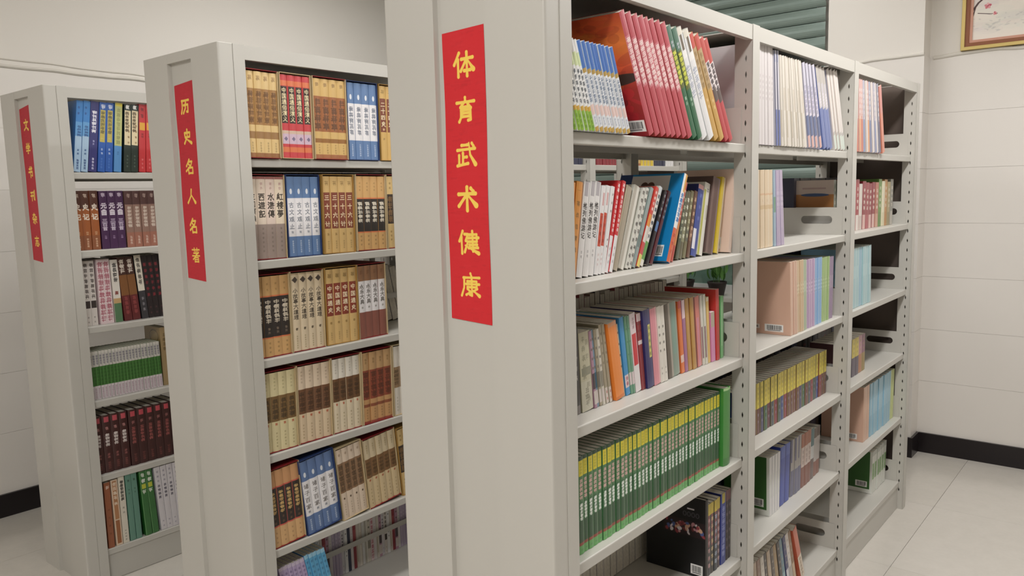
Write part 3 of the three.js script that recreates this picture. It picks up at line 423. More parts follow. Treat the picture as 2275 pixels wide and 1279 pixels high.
// ---------------------------------------------------------------- bookcases: where their levels are
const PITCH = 0.95, POST = 0.048, HEIGHT = 2.088, DEPTH = 0.464, FASCIA = 0.0433, LIP = -0.0204;
const LEVEL = [0, 1.7497, 1.4287, 1.11, 0.7939, 0.4704, 0.1416];
const CASES = { far: { at: [0.0059, 0, -2.4656] }, middle: { at: [0.0348, 0, -1.2355] }, near: { at: [0, 0, 0] } };
const ROW = ['', 'top', 'second', 'third', 'fourth', 'fifth', 'bottom'];
const ONES = 'zeroth first second third fourth fifth sixth seventh eighth ninth tenth eleventh twelfth thirteenth fourteenth fifteenth sixteenth seventeenth eighteenth nineteenth'.split(' ');
const TENS = { 2: ['twentieth', 'twenty'], 3: ['thirtieth', 'thirty'], 4: ['fortieth', 'forty'] };
const ordinal = (n) => (n < 20 ? ONES[n] : n % 10 ? TENS[Math.floor(n / 10)][1] + '-' + ONES[n % 10] : TENS[n / 10][0]);
const BAY = ['first', 'middle', 'last'];
function whereOf(c, level, x) {
  if (c !== 'near') return `${ROW[level]} shelf of ${c} bookcase`;
  return `${BAY[Math.min(2, Math.floor(x / PITCH))]} bay ${ROW[level]} shelf, near bookcase`;
}
const KINDS = { hard: ['hardback_book', true, 'book', true], soft: ['paperback_book', false, 'book', true], thin: ['booklet', false, 'booklet', false], text: ['textbook', false, 'book', true], mag: ['magazine', false, 'magazine', true], pic: ['picture_book', true, 'book', true] };
// run: bookcase, level, what it is, how many, designs, kind, from x, to x, z of the spines, height from the shelf, lean of first and last in degrees (+ to the right), depth
function run(c, level, desc, n, design, kind, x0, x1, z, h, l0 = 0, l1 = l0, d = 0.15, opts = {}) {
  const list = [].concat(design), [kx, ky, kz] = CASES[c].at, pb = (x1 - x0) / n, where = opts.where ?? whereOf(c, level, (x0 + x1) / 2), group = n > 1 ? `${desc}, ${where}` : undefined;
  const [name, hard, category, gloss] = KINDS[kind];
  for (let i = 0; i < n; i++) {
    const f = n > 1 ? i / (n - 1) : 0, lean = (l0 + (l1 - l0) * f) * R, hh = h * (opts.jitter ? 1 - opts.jitter * rnd() : 1), dl = n > 1 ? (l1 - l0) * R / (n - 1) : 0;
    const L = hh / Math.cos(lean), pt = pb + L * dl * Math.cos(lean);
    const w = (opts.w ?? Math.min(pb, Math.max(pt, pb * 0.6))) * Math.cos(lean) * 0.965;
    const face = i === 0 ? opts.face : undefined;
    const o = book(name, hard, list[i % list.length], +w.toFixed(4), +L.toFixed(3), d, category, face, gloss);
    const s = Math.sin(Math.abs(lean)) * w / 2, cx = Math.cos(lean) * w / 2;
    const px = lean > 0.001 ? x0 + (i + 1) * pb - cx : lean < -0.001 ? x0 + i * pb + cx : x0 + (i + 0.5) * pb;
    const back = opts.back;
    o.position.set(kx + px, ky + LEVEL[level] + s + 0.0006, kz + (back ? z - d : z + rr(-0.0016, 0.0016)));
    o.rotation.z = -lean; if (back) { o.rotation.y = Math.PI; o.rotation.z = lean; o.rotation.order = 'YXZ'; }
    o.userData.label = n > 1 ? `${ordinal(i + 1)} from left of ${desc}, ${where}` : `${desc}, ${where}`;
    if (group) o.userData.group = group;
  }
}
// boxed set: books in an open slipcase
const CASEBOARD = { red: mat('#8e2326', 0.6), blue: mat('#2c3f6e', 0.6), cream: mat('#c9b48c', 0.7), gold: mat('#b08848', 0.6) };
function boxed(c, level, desc, n, design, x0, x1, z, lean, board, caseDesc) {
  const list = [].concat(design), [kx, ky, kz] = CASES[c].at, h = 0.271, d = 0.185, b = 0.0018, W = (x1 - x0) * Math.cos(lean * R) - 0.0006, a = lean * R, where = whereOf(c, level, x0);
  const s = Math.sin(Math.abs(a)) * W / 2, px = a > 0.001 ? x1 - Math.cos(a) * W / 2 : x0 + Math.cos(a) * W / 2;
  const frame = new THREE.Group(); frame.position.set(kx + px, ky + LEVEL[level] + s + 0.0006, kz + z); frame.rotation.z = -a; frame.updateMatrix();
  const t = thing('slipcase', `${caseDesc} around the ${desc}, ${where}`, 'slipcase', [0, 0, 0], undefined);
  t.position.copy(frame.position); t.rotation.copy(frame.rotation);
  part('side_board', box(-W / 2, -W / 2 + b, 0, h, -d, 0), CASEBOARD[board === 'red' ? 'cream' : board], t); part('side_board', box(W / 2 - b, W / 2, 0, h, -d, 0), CASEBOARD[board === 'red' ? 'cream' : board], t);
  part('top_board', box(-W / 2 + b, W / 2 - b, h - b, h, -d, 0), CASEBOARD[board], t); part('bottom_board', box(-W / 2 + b, W / 2 - b, 0, b, -d, 0), CASEBOARD[board], t);
  part('back_board', box(-W / 2 + b, W / 2 - b, b, h - b, -d, -d + b), CASEBOARD[board], t);
  const w = (W - 2 * b - 0.001) / n;
  for (let i = 0; i < n; i++) {
    const o = book('hardback_book', true, list[i % list.length], +(w - 0.0006).toFixed(4), 0.262, 0.17, 'book', undefined, true);
    const p = new THREE.Vector3(-W / 2 + b + 0.0005 + (i + 0.5) * w, b + 0.0005, rr(-0.0022, 0.0004) - 0.001).applyMatrix4(frame.matrix);
    o.position.copy(p); o.rotation.z = -a; o.userData.label = `${ordinal(i + 1)} from left of ${desc}, ${where}`; o.userData.group = `${desc}, ${where}`;
  }
}

// ================================================================ structure
const plaster = lattice(32), fine = lattice(128);
const wallBump = noiseTexture(256, (x, y) => { const v = 120 + 60 * (plaster(x / 8, y / 8) - .5) + 30 * (fine(x / 2, y / 2) - .5); return [v, v, v]; });
const wallMat = mat('#e3ded6', 0.75, { bumpMap: wallBump, bumpScale: 0.0012 });
const panelMat = mat('#e2ddd6', 0.34), groutMat = mat('#a9a49c', 0.9), trimMat = mat('#d9d4ca', 0.55, { bumpMap: wallBump, bumpScale: 0.002 });
const skirtMat = mat('#140c10', 0.28), ceilingMat = mat('#e6e3dd', 0.9);
const X0 = -4.2, X1 = 3.81, Z0 = -3.684, Z1 = 6.4, DADO = 2.33, PIL = { x: 3.66, z0: -0.70, z1: -0.172 };
// floor: slab below, polished tiles with open joints on top
{
  const floor = structure('floor', box(X0 - .2, X1 + .2, -0.2, -0.004, Z0 - .2, Z1 + .2), groutMat);
  const vein = lattice(16), veinFine = lattice(64);
  const tileTex = noiseTexture(256, (x, y) => { const a = vein(x / 16, y / 16), b = veinFine(x / 4, y / 4), v = 236 + 4 * (a - .5) + 3 * (b - .5); return [v, v - 4, v - 11]; }, true);
  const tones = ['#dedcd9', '#dcdad6', '#e0dedb'].map((c) => new THREE.MeshPhysicalMaterial({ color: c, map: tileTex, roughness: 0.22, clearcoat: 0.3, clearcoatRoughness: 0.12 }));
  const size = 0.8, gap = 0.0022, geo = new THREE.BoxGeometry(size - .001, 0.004, size - gap);
  for (let i = -8; i < 3; i++) for (let j = -6; j < 9; j++) {
    const xa = Math.max(X0, 2.13 + i * size), xb = Math.min(X1, 2.13 + (i + 1) * size), za = Math.max(Z0, 0.116 + j * size), zb = Math.min(Z1, 0.116 + (j + 1) * size);
    if (xb - xa < 0.01 || zb - za < 0.01) continue;
    const whole = xb - xa > size - .001 && zb - za > size - .001;
    const m = part('tile', whole ? geo : new THREE.BoxGeometry(xb - xa - .001, 0.004, zb - za - gap), tones[Math.floor(rnd() * 3)], floor); m.position.set((xa + xb) / 2, -0.002, (za + zb) / 2);
  }
}
// a wall with glazed dado courses; axis 'x' runs along x (normal +z or -z), 'z' runs along z
function wall(name, axis, at, a, b, inward, thick = 0.2) {
  const y1 = CEILING + 0.1, face = 0.005;
  const put = (p0, p1, y0, ya, u0, u1) => (axis === 'x' ? box(u0, u1, y0, ya, Math.min(p0, p1), Math.max(p0, p1)) : box(Math.min(p0, p1), Math.max(p0, p1), y0, ya, u0, u1));
  const w = structure(name, put(at, at - inward * thick, -0.2, y1, a, b), wallMat);
  for (let k = -1, y = 0.12; k < 6; k++) { const top = 0.439 + 0.3155 * (k + 1); part('panel', put(at, at + inward * face, y + 0.0005, top - 0.0005, a, b), panelMat, w); y = top; }
  return w;
}
wall('wall_back', 'x', Z0, X0, X1, 1); wall('wall_front', 'x', Z1, X0, X1, -1); wall('wall_left', 'z', X0, Z0, Z1, 1);
// right wall has the window opening behind the blind
{
  const w = structure('wall_right', merge([box(X1, X1 + .2, -.2, CEILING + .1, -0.78, Z1), box(X1, X1 + .2, -.2, .88, -3.2, -0.78), box(X1, X1 + .2, 3.02, CEILING + .1, -3.2, -0.78), box(X1, X1 + .2, -.2, CEILING + .1, Z0, -3.2)]), wallMat);
  for (const [a, b, cap] of [[PIL.z1, Z1, 9], [-3.2, PIL.z0, 0.9], [Z0, -3.2, 9]]) for (let k = -1, y = 0.12; k < 6; k++) { const top = Math.min(cap - .02, 0.439 + 0.3155 * (k + 1)); if (top > y + .01) part('panel', box(X1 - .005, X1, y + .0005, top - .0005, a, b), panelMat, w); y = top; }
}
const pillar = structure('wall_pilaster', box(PIL.x, X1, -0.1, CEILING + .1, PIL.z0, PIL.z1), wallMat);
for (let k = -1, y = 0.12; k < 6; k++) { const top = 0.439 + 0.3155 * (k + 1); part('panel', merge([box(PIL.x - .005, PIL.x, y + .0005, top - .0005, PIL.z0, PIL.z1 + .005), box(PIL.x, X1 - .005, y + .0005, top - .0005, PIL.z1, PIL.z1 + .005)]), panelMat, pillar); y = top; }
structure('ceiling', box(X0 - .2, X1 + .2, CEILING, CEILING + .2, Z0 - .2, Z1 + .2), ceilingMat);
// skirting boards
structure('baseboard_back', box(X0, X1, 0, 0.12, Z0, Z0 + .02), skirtMat); structure('baseboard_left', box(X0, X0 + .02, 0, .12, Z0 + .02, Z1 - .02), skirtMat); structure('baseboard_front', box(X0, X1, 0, .12, Z1 - .02, Z1), skirtMat);
structure('baseboard_right', merge([box(X1 - .018, X1, 0, .12, PIL.z1 + .018, Z1 - .02), box(PIL.x - .018, X1 - .018, 0, .12, PIL.z1, PIL.z1 + .018), box(PIL.x - .018, PIL.x, 0, .12, PIL.z0, PIL.z1), box(X1 - .018, X1, 0, .12, Z0 + .02, PIL.z0)]), skirtMat);
// the uneven plaster bead on top of the dado
function bead(name, points, r) {
  const curve = new THREE.CatmullRomCurve3(points.map((p) => new THREE.Vector3(...p)), false, 'catmullrom', 0.1), g = new THREE.TubeGeometry(curve, 220, r, 8, false), p = g.attributes.position;
  for (let i = 0; i < p.count; i++) p.setY(i, p.getY(i) + 0.016 * (plaster(p.getX(i) * 7 + 3, p.getZ(i) * 7 + 1) - .5));
  g.computeVertexNormals(); return structure(name, g, trimMat);
}
bead('trim_1', [[X0, DADO, Z0 + .004], [-2, DADO + .004, Z0 + .004], [0, DADO - .003, Z0 + .004], [1, DADO - .014, Z0 + .004], [X1, DADO - .008, Z0 + .004]], 0.010);
bead('trim_2', [[X0, DADO + .045, Z0], [-1, DADO + .05, Z0], [0.3, DADO + .03, Z0], [1, DADO + .012, Z0], [X1, DADO + .01, Z0]], 0.005);
bead('trim_3', [[X1 - .002, DADO + .008, Z1], [X1 - .002, DADO + .012, 1], [X1 - .002, DADO + .004, PIL.z1 + .02]], 0.012);
bead('trim_4', [[PIL.x - .002, DADO + .012, PIL.z1 + .004], [PIL.x - .002, DADO + .004, -.42], [PIL.x - .002, DADO - .004, PIL.z0]], 0.011);
// window behind the blind
{
  const win = structure('window_1', merge([box(X1 + .05, X1 + .1, .88, .94, -3.2, -.78), box(X1 + .05, X1 + .1, 2.96, 3.02, -3.2, -.78), box(X1 + .05, X1 + .1, .94, 2.96, -3.2, -3.14), box(X1 + .05, X1 + .1, .94, 2.96, -.84, -.78), box(X1 + .05, X1 + .1, .94, 2.96, -2.02, -1.96)]), mat('#d9d9d6', .4));
  part('backing', box(X1 + .15, X1 + .19, .88, 3.02, -3.2, -.78), mat('#9aa39c', .8), win);
  for (const [a, b] of [[-3.14, -2.02], [-1.96, -.84]]) part('pane', box(X1 + .072, X1 + .078, .94, 2.96, a, b), new THREE.MeshPhysicalMaterial({ color: '#e8f2ee', roughness: .05, transmission: 1, thickness: 0, ior: 1.5 }), win);
  structure('trim_5', box(3.6, X1 + .05, .86, .885, -3.1, -.74), mat('#cfcbc2', .3));
}
{ // blind: wide curved slats that overlap like a shutter
  const blind = thing('window_blind', 'grey-green horizontal slat blind covering the window behind the near bookcase', 'blind', [3.735, 1.65, -1.96]);
  const slatMat = new THREE.MeshPhysicalMaterial({ color: '#7b8b83', roughness: .34, metalness: .3, clearcoat: .3, clearcoatRoughness: .25 });
  const s = new THREE.Shape(); s.moveTo(0, 0); s.quadraticCurveTo(-.017, .03, -.004, .083); s.lineTo(-.002, .083); s.quadraticCurveTo(-.0145, .03, .0025, 0); s.closePath();
  const g = new THREE.ExtrudeGeometry(s, { depth: 2.44, bevelEnabled: false, curveSegments: 6 }); g.translate(0, 0, -1.22);
  for (let i = 0; i < 16; i++) { const m = part('slat', g, slatMat, blind); m.position.set(0, i * .088, 0); }
  part('head_rail', box(-.03, .03, 1.41, 1.46, -1.23, 1.23), slatMat, blind);
  part('bottom_rail', box(-.012, .012, -.03, -.004, -1.22, 1.22), slatMat, blind);
}
// ceiling lamps
LAMPS.forEach(([x, y, z, sx, sz, e], i) => {
  const hung = CEILING - y > .2, t = thing(hung ? 'hanging_lamp' : 'ceiling_light', (hung ? 'slim white lamp hanging on rods ' : 'white ceiling panel lamp ') + ['over the front aisle before the near bookcase', 'by the end panels of the near bookcase', 'over the aisle between near and middle bookcases', 'over the far end of the same aisle', 'over the aisle between middle and far bookcases', 'close to the left wall and back wall', 'over the back aisle behind the far bookcase', 'near the front right corner of the room'][i], 'light', [x, y + .005, z]);
  part('lamp_frame', merge([box(-sx / 2 - .02, sx / 2 + .02, 0, .045, -sz / 2 - .02, -sz / 2), box(-sx / 2 - .02, sx / 2 + .02, 0, .045, sz / 2, sz / 2 + .02), box(-sx / 2 - .02, -sx / 2, 0, .045, -sz / 2, sz / 2), box(sx / 2, sx / 2 + .02, 0, .045, -sz / 2, sz / 2)]), mat('#e9e9e6', .4), t);
  part('diffuser', box(-sx / 2, sx / 2, .008, .02, -sz / 2, sz / 2), new THREE.MeshStandardMaterial({ color: '#ffffff', emissive: LAMP_TINT, emissiveIntensity: 2 }), t);
  if (hung) { part('housing', box(-sx / 2, sx / 2, .02, .06, -sz / 2, sz / 2), mat('#e9e9e6', .4), t); for (const u of [-.8, .8]) part('rod', new THREE.CylinderGeometry(.004, .004, CEILING - y - .065, 8).translate(u, (CEILING - y - .065) / 2 + .06, 0), mat('#bdbdbb', .4), t); }
  const l = new THREE.RectAreaLight(LAMP_TINT, e, sx, sz); l.position.set(x, y, z); l.lookAt(x, 0, z); scene.add(l);
});

// ================================================================ bookcases
const paint = new THREE.MeshPhysicalMaterial({ color: '#c1beb6', roughness: 0.42, clearcoat: 0.15, clearcoatRoughness: 0.35 });
const farEndMat = mat('#5c5048', .6); // the far end panels are a darker brown than the paint
const lip = (() => { // folded shelf: top sheet, rounded front edge, front face, return
  const s = new THREE.Shape(), f = 0, b = -.212, t = .0018; s.moveTo(b, 0); s.lineTo(f - .004, 0); s.quadraticCurveTo(f, 0, f, -.004); s.lineTo(f, -.024); s.quadraticCurveTo(f, -.027, f - .003, -.027); s.lineTo(f - .016, -.027); s.lineTo(f - .016, -.027 + t); s.lineTo(f - t, -.025); s.lineTo(f - t, -t); s.lineTo(b + t, -t); s.lineTo(b + t, -.024); s.lineTo(b, -.024); s.closePath();
  const g = new THREE.ExtrudeGeometry(s, { depth: PITCH - POST - .002, bevelEnabled: false, curveSegments: 4 }); g.rotateY(Math.PI / 2); g.scale(1, 1, 1);
  return g; // shape x -> -z after the turn; corrected below
})();
lip.rotateY(Math.PI); // front to +z again, length along -x
lip.computeBoundingBox(); lip.translate(-lip.boundingBox.min.x, 0, -lip.boundingBox.max.z); lip.computeVertexNormals();
const web = (() => { // slotted side of a post
  const s = new THREE.Shape([[0, 0.0], [.055, 0.0], [.055, HEIGHT], [0, HEIGHT]].map((p) => new THREE.Vector2(...p)));
  for (let y = .1; y < 2.0; y += .0462) for (const u of [.0205]) { const p = new THREE.Path(), w = .0027, h = .0095; p.moveTo(u, y - h); p.lineTo(u + w, y - h * .3); p.lineTo(u + w, y + h * .3); p.lineTo(u, y + h); p.lineTo(u - w, y + h * .3); p.lineTo(u - w, y - h * .3); p.closePath(); s.holes.push(p); }
  const g = new THREE.ExtrudeGeometry(s, { depth: .0018, bevelEnabled: false }); g.rotateY(Math.PI / 2); return g; // extrusion along x, shape x along -z
})();
function postGeometry(w) {
  const second = web.clone(); second.translate(w - .0018, 0, 0);
  return merge([web.clone(), second, box(0, w, 0, HEIGHT, -.002, .0006), box(.0018, w - .0018, HEIGHT - .002, HEIGHT, -.055, -.002)].map((g) => { g.deleteAttribute('uv'); return g; }));
}
const makeBracket = (slotted) => {
  const s = new THREE.Shape([[0.012, 0], [.214, 0], [.214, .106], [0.012, .106]].map((p) => new THREE.Vector2(...p))), p = new THREE.Path(), a = .05, b = .172, y = .058, r = .0155;
  p.moveTo(a + r, y - r); p.lineTo(b - r, y - r); p.absarc(b - r, y, r, -Math.PI / 2, Math.PI / 2, false); p.lineTo(a + r, y + r); p.absarc(a + r, y, r, Math.PI / 2, Math.PI * 1.5, false); if (slotted) s.holes.push(p);
  const g = new THREE.ExtrudeGeometry(s, { depth: .0016, bevelEnabled: false, curveSegments: 8 }); g.rotateY(Math.PI / 2); return g;
};
const bracket = makeBracket(true), plainBracket = makeBracket(false);
const endPanel = (() => { // plan outline pulled up: recessed channel down the middle, rounded outer edges
  const s = new THREE.Shape(), o = -.0877, i = -.0392, r = .008, deep = .0137; // shape (x, -z)
  s.moveTo(i, 0.0012); s.lineTo(o + r, .0012); s.quadraticCurveTo(o, .0012, o, r); s.lineTo(o, .1570); s.lineTo(o + deep, .1585); s.lineTo(o + deep, .3040); s.lineTo(o, .3052); s.lineTo(o, DEPTH - r); s.quadraticCurveTo(o, DEPTH - .0012, o + r, DEPTH - .0012); s.lineTo(i, DEPTH - .0012); s.closePath();
  const g = new THREE.ExtrudeGeometry(s, { depth: HEIGHT - .001, bevelEnabled: true, bevelSize: .0015, bevelOffset: -.0015, bevelThickness: .0015, bevelSegments: 2, curveSegments: 5 }); g.rotateX(-Math.PI / 2); const cap = box(o + .0005, i - .001, HEIGHT - .03, HEIGHT, -.31, -.152); return merge([g, cap]); // (x, y, z) -> (x, z, -y)
})();
function bookcase(key, label) {
  const [ox, oy, oz] = CASES[key].at, t = thing('steel_bookcase', label, 'bookcase', [ox, oy, oz]);
  const p0 = postGeometry(.0385), p1 = postGeometry(POST);
  for (let k = 0; k < 4; k++) for (const rear of [0, 1]) { const w = k ? POST : .0385, m = part('upright_post', k ? p1 : p0, paint, t); if (rear) { m.rotation.y = Math.PI; m.position.set(PITCH * k, 0, -DEPTH); } else m.position.set(PITCH * k - w, 0, 0); }
  part('end_panel', endPanel, paint, t);
  part('end_panel', box(3 * PITCH + .0004, 3 * PITCH + .012, .001, HEIGHT, -DEPTH + .002, -.002), farEndMat, t);
  for (let k = 0; k < 3; k++) {
    const a = PITCH * k, b = PITCH * (k + 1) - POST, len = b - a;
    part('canopy', merge([box(a, b, HEIGHT - FASCIA, HEIGHT - .0015, -.0035, -.0015), box(a, b, HEIGHT - FASCIA, HEIGHT - FASCIA + .002, -.02, -.0035), box(a, b, HEIGHT - .004, HEIGHT - .0015, -DEPTH + .0035, -.0035), box(a, b, HEIGHT - FASCIA, HEIGHT - .0015, -DEPTH + .0015, -DEPTH + .0035)]), paint, t);
    for (const rear of [0, 1]) {
      const kick = part('kick_plate', box(0, len - .002, .002, LEVEL[6] - .028, -.006, 0), paint, t); kick.position.set(a + .001, 0, rear ? -DEPTH + .034 : -.026);
      for (let l = 1; l <= 6; l++) {
        const s = part('shelf', lip, paint, t); if (rear) { s.rotation.y = Math.PI; s.position.set(b - .001, LEVEL[l], -DEPTH - LIP); } else s.position.set(a + .001, LEVEL[l], LIP);
        for (const side of rear ? [1] : [0, 1]) {
          const br = part('end_bracket', side ? bracket : plainBracket, paint, t); const bx = side ? b - .0032 : a + .0014;
          if (rear) { br.rotation.y = Math.PI; br.position.set(bx + .0016, LEVEL[l] + .0003, -DEPTH - LIP); } else br.position.set(bx, LEVEL[l] + .0003, LIP);
        }
      }
      if (key === 'middle' && !rear) for (const l of [3, 6]) part('stop_bar', box(a + .001, b - .001, LEVEL[l] + .1, LEVEL[l] + .122, -.2385, -.2365), paint, t);
    }
  }
  return t;
}
bookcase('near', 'grey steel double-sided bookcase with three open bays, standing nearest, sports sign on end');
bookcase('middle', 'grey steel bookcase of boxed history sets, standing between the other two');
bookcase('far', 'grey steel bookcase standing nearest the back wall, literature sign on end');

// signs on the end panels
function sign(key, chars, label, z0, z1, y0, y1, tone, skew) {
  const W = 256, H = 1320, c = canvas(W, H), g = c.getContext('2d');
  g.fillStyle = tone; g.fillRect(0, 0, W, H);
  for (let i = 0; i < 500; i++) { g.fillStyle = i % 2 ? 'rgba(255,120,110,.025)' : 'rgba(90,0,0,.03)'; g.fillRect(rnd() * W, rnd() * H, rr(8, 60), rr(2, 14)); }
  [...chars].forEach((ch, i) => glyph(g, ch, W * .5, H * (.117 + i * .152), { near: 118, middle: 104, far: 96 }[key], '#f4d05a', Math.max(8.4, Math.min(14, 17.6 - .8 * STROKES[ch].split('|').length)), 1.12));
  const sheet = new THREE.PlaneGeometry(z1 - z0, y1 - y0, 6, 40), p = sheet.attributes.position;
  for (let i = 0; i < p.count; i++) { const u = p.getX(i) / (z1 - z0) + .5, v = p.getY(i) / (y1 - y0) + .5; p.setXYZ(i, p.getX(i) + .0012 * Math.sin(v * 9 + skew), p.getY(i) + (v > .99 ? skew * .004 * (u - .5) : 0) - (v < .01 ? .006 * u * (1 + skew * .2) : 0), .0006 + .0005 * Math.sin(v * 14 + u * 2 + skew)); }
  sheet.computeVertexNormals();
  const [ox, , oz] = CASES[key].at, o = thing('paper_sign', label, 'sign', [ox - .0877 + .0137 - .0004, (y0 + y1) / 2, oz + (z0 + z1) / 2]); o.rotation.y = -Math.PI / 2;
  part('printed_face', sheet, mat('#ffffff', .7, { map: texture(c), side: THREE.DoubleSide }), o);
}
sign('near', '体育武术健康', 'red paper strip with six yellow characters on the near bookcase end panel', -.2915, -.170, 1.3455, 1.9735, '#cf2129', 1);
sign('middle', '历史名人名著', 'red paper strip with yellow history characters on the middle bookcase end', -.292, -.175, 1.3725, 1.9935, '#bf2430', 2);
sign('far', '文学书刊杂志', 'red paper strip with pale yellow literature characters on the far bookcase end', -.297, -.181, 1.391, 2.0235, '#b92a35', 3);

// picture on the right wall
{
  const w = 1.3, h = .72, t = thing('framed_painting', 'gold and brown framed plum blossom painting above the wall ledge', 'painting', [X1, 2.348, -.011 + w / 2]); t.rotation.y = -Math.PI / 2; t.rotation.z = -.004; t.rotation.order = 'YXZ';
  const ring = (a, b, d, name, m) => { const s = new THREE.Shape([[-w / 2 + a, a], [w / 2 - a, a], [w / 2 - a, h - a], [-w / 2 + a, h - a]].map((p) => new THREE.Vector2(...p))); s.holes.push(new THREE.Path([[-w / 2 + b, b], [-w / 2 + b, h - b], [w / 2 - b, h - b], [w / 2 - b, b]].map((p) => new THREE.Vector2(...p)))); const g = new THREE.ExtrudeGeometry(s, { depth: d, bevelEnabled: true, bevelSize: .0015, bevelThickness: .002, bevelSegments: 2 }); part(name, g, m, t); };
  ring(0, .016, .028, 'gold_rim', mat('#c2ab6a', .35, { metalness: .45 })); ring(.016, .036, .02, 'wood_frame', mat('#8a4f2a', .4)); ring(.036, .05, .014, 'inner_slip', mat('#cf9a84', .5));
  const c = canvas(1024, 560), g = c.getContext('2d'), W = 1024, H = 560; g.fillStyle = '#efe7dc'; g.fillRect(0, 0, W, H);
  for (let i = 0; i < 260; i++) { g.fillStyle = ['rgba(200,215,205,.08)', 'rgba(190,185,190,.07)', 'rgba(235,215,205,.08)'][i % 3]; g.beginPath(); g.ellipse(rnd() * W, H * rr(.45, 1), rr(20, 90), rr(6, 26), 0, 0, 7); g.fill(); }
  const twig = (pts, lw) => { g.strokeStyle = '#4a3230'; g.lineCap = 'round'; for (let i = 1; i < pts.length; i++) { g.lineWidth = lw * (1 - i / pts.length * .6); g.beginPath(); g.moveTo(...pts[i - 1]); g.lineTo(...pts[i]); g.stroke(); } };
  twig([[-6, 420], [20, 380], [60, 345], [110, 330], [150, 332], [170, 350], [230, 390]], 9); twig([[12, 390], [0, 440]], 6); twig([[40, 300], [60, 270], [110, 225], [125, 190]], 4); twig([[200, 320], [250, 285], [300, 270], [330, 245], [380, 225], [460, 160]], 5); twig([[20, 430], [70, 440], [100, 442]], 4); twig([[380, 225], [520, 250], [640, 180], [760, 150]], 6); twig([[520, 250], [600, 330], [720, 350]], 5);
  const bloom = (x, y, r) => { for (let i = 0; i < 5; i++) { const a = i * 1.257 + x; g.fillStyle = ['#d88890', '#e8b4b4', '#c85c6c', '#e4a4a8', '#d47880'][i]; g.beginPath(); g.ellipse(x + Math.cos(a) * r * .55, y + Math.sin(a) * r * .55, r * .55, r * .42, a, 0, 7); g.fill(); } g.fillStyle = '#a8384c'; g.beginPath(); g.arc(x, y, r * .2, 0, 7); g.fill(); };
  for (const [x, y, r] of [[40, 320, 26], [22, 330, 20], [70, 300, 16], [210, 318, 32], [150, 300, 14], [236, 336, 20], [60, 400, 14], [330, 250, 16], [460, 165, 22], [520, 250, 26], [640, 190, 24], [720, 350, 20], [760, 150, 26], [600, 330, 18], [880, 260, 30], [90, 440, 8]]) bloom(x, y, r);
  for (let i = 0; i < 160; i++) { g.fillStyle = 'rgba(120,120,130,.16)'; g.beginPath(); g.ellipse(rnd() * W, H * rr(.78, .95), rr(2, 12), rr(1, 4), rr(-.5, .5), 0, 7); g.fill(); }
  const pg = new THREE.PlaneGeometry(w - .1, h - .1); pg.translate(0, h / 2, .008); part('painted_canvas', pg, mat('#ffffff', .5, { map: texture(c) }), t);
  part('backing_board', box(-w / 2 + .03, w / 2 - .03, .03, h - .03, .001, .006), mat('#8a7a68', .8), t);
}
// two potted plants on the window sill
[[-1.66, 'potted plant with dark pot on the window sill seen through third-shelf gap, by bookcase end'], [-1.42, 'second potted plant on the window sill, the one closer to the pilaster']].forEach(([z, label], i) => {
  const t = thing('potted_plant', label, 'plant', [3.69, .885, z]);
  part('pot', new THREE.LatheGeometry([[.0, 0], [.045, 0], [.062, .08], [.066, .085], [.066, .1], [.058, .1], [.054, .085], [0, .08]].map((p) => new THREE.Vector2(...p)), 20), mat('#2c211e', .5), t);
  const leafMat = new THREE.MeshPhysicalMaterial({ color: '#4f7d36', roughness: .6, side: THREE.DoubleSide });
  for (let k = 0; k < 22; k++) {
    const s = new THREE.Shape(); s.moveTo(0, 0); s.quadraticCurveTo(.022, .03, 0, .085); s.quadraticCurveTo(-.022, .03, 0, 0);
    const g = new THREE.ShapeGeometry(s, 5), p = g.attributes.position; for (let q = 0; q < p.count; q++) { const y = p.getY(q); p.setZ(q, -y * y * 5 + Math.abs(p.getX(q)) * .4); }
    g.computeVertexNormals(); const m = part('leaf', g, leafMat, t), r = rr(.0, .07); m.position.set(Math.cos(k * 2.4) * r, rr(.1, .2), Math.sin(k * 2.4) * r); m.rotation.set(rr(.1, .9), k * 2.4, 0, 'YXZ');
  }
  for (let k = 0; k < 5; k++) { const stem = new THREE.CylinderGeometry(.002, .003, .12, 6); const m = part('stem', stem, leafMat, t); m.position.set(rr(-.03, .03), .13, rr(-.03, .03)); }
});

// ================================================================ books, far bookcase
run('far', 1, 'sky blue paperbacks', 2, 'a_sky', 'soft', .006, .062, -.02, .287, 7.2, 7, .17);
run('far', 1, 'navy paperback with white title', 1, 'a_navy', 'soft', .063, .097, -.02, .287, 6.8, 6.8, .17);
run('far', 1, 'blue paperbacks with yellow panel', 2, 'a_blue', 'soft', .098, .162, -.02, .285, 6.4, 6, .17);
run('far', 1, 'yellow-green and blue paperback', 1, 'a_lemon', 'soft', .167, .198, -.02, .288, 5.7, 5.7, .17);
run('far', 1, 'black paperbacks with cream panel', 2, 'a_cream', 'soft', .207, .269, -.02, .284, 5.1, 5, .17);
run('far', 1, 'red paperbacks with gold square', 4, 'a_red', 'soft', .273, .397, -.02, .289, 4.3, 3.5, .17);
run('far', 2, 'brown hardbacks with orange lower half', 3, 'a_records', 'hard', .004, .107, -.06, .246, .8, .6, .16);
run('far', 2, 'dark purple hardbacks', 3, 'a_verses', 'hard', .112, .214, -.06, .244, .5, .5, .16);
run('far', 2, 'dusty brown hardbacks', 5, 'a_umber', 'hard', .219, .389, -.06, .243, .3, .3, .16);
run('far', 3, 'white paperbacks with black blot', 2, 'a_white', 'soft', .017, .069, -.06, .274, .4, .2, .16);
run('far', 3, 'pink patterned paperbacks', 2, 'a_pink', 'soft', .074, .139, -.06, .276, .2, -.4, .16);
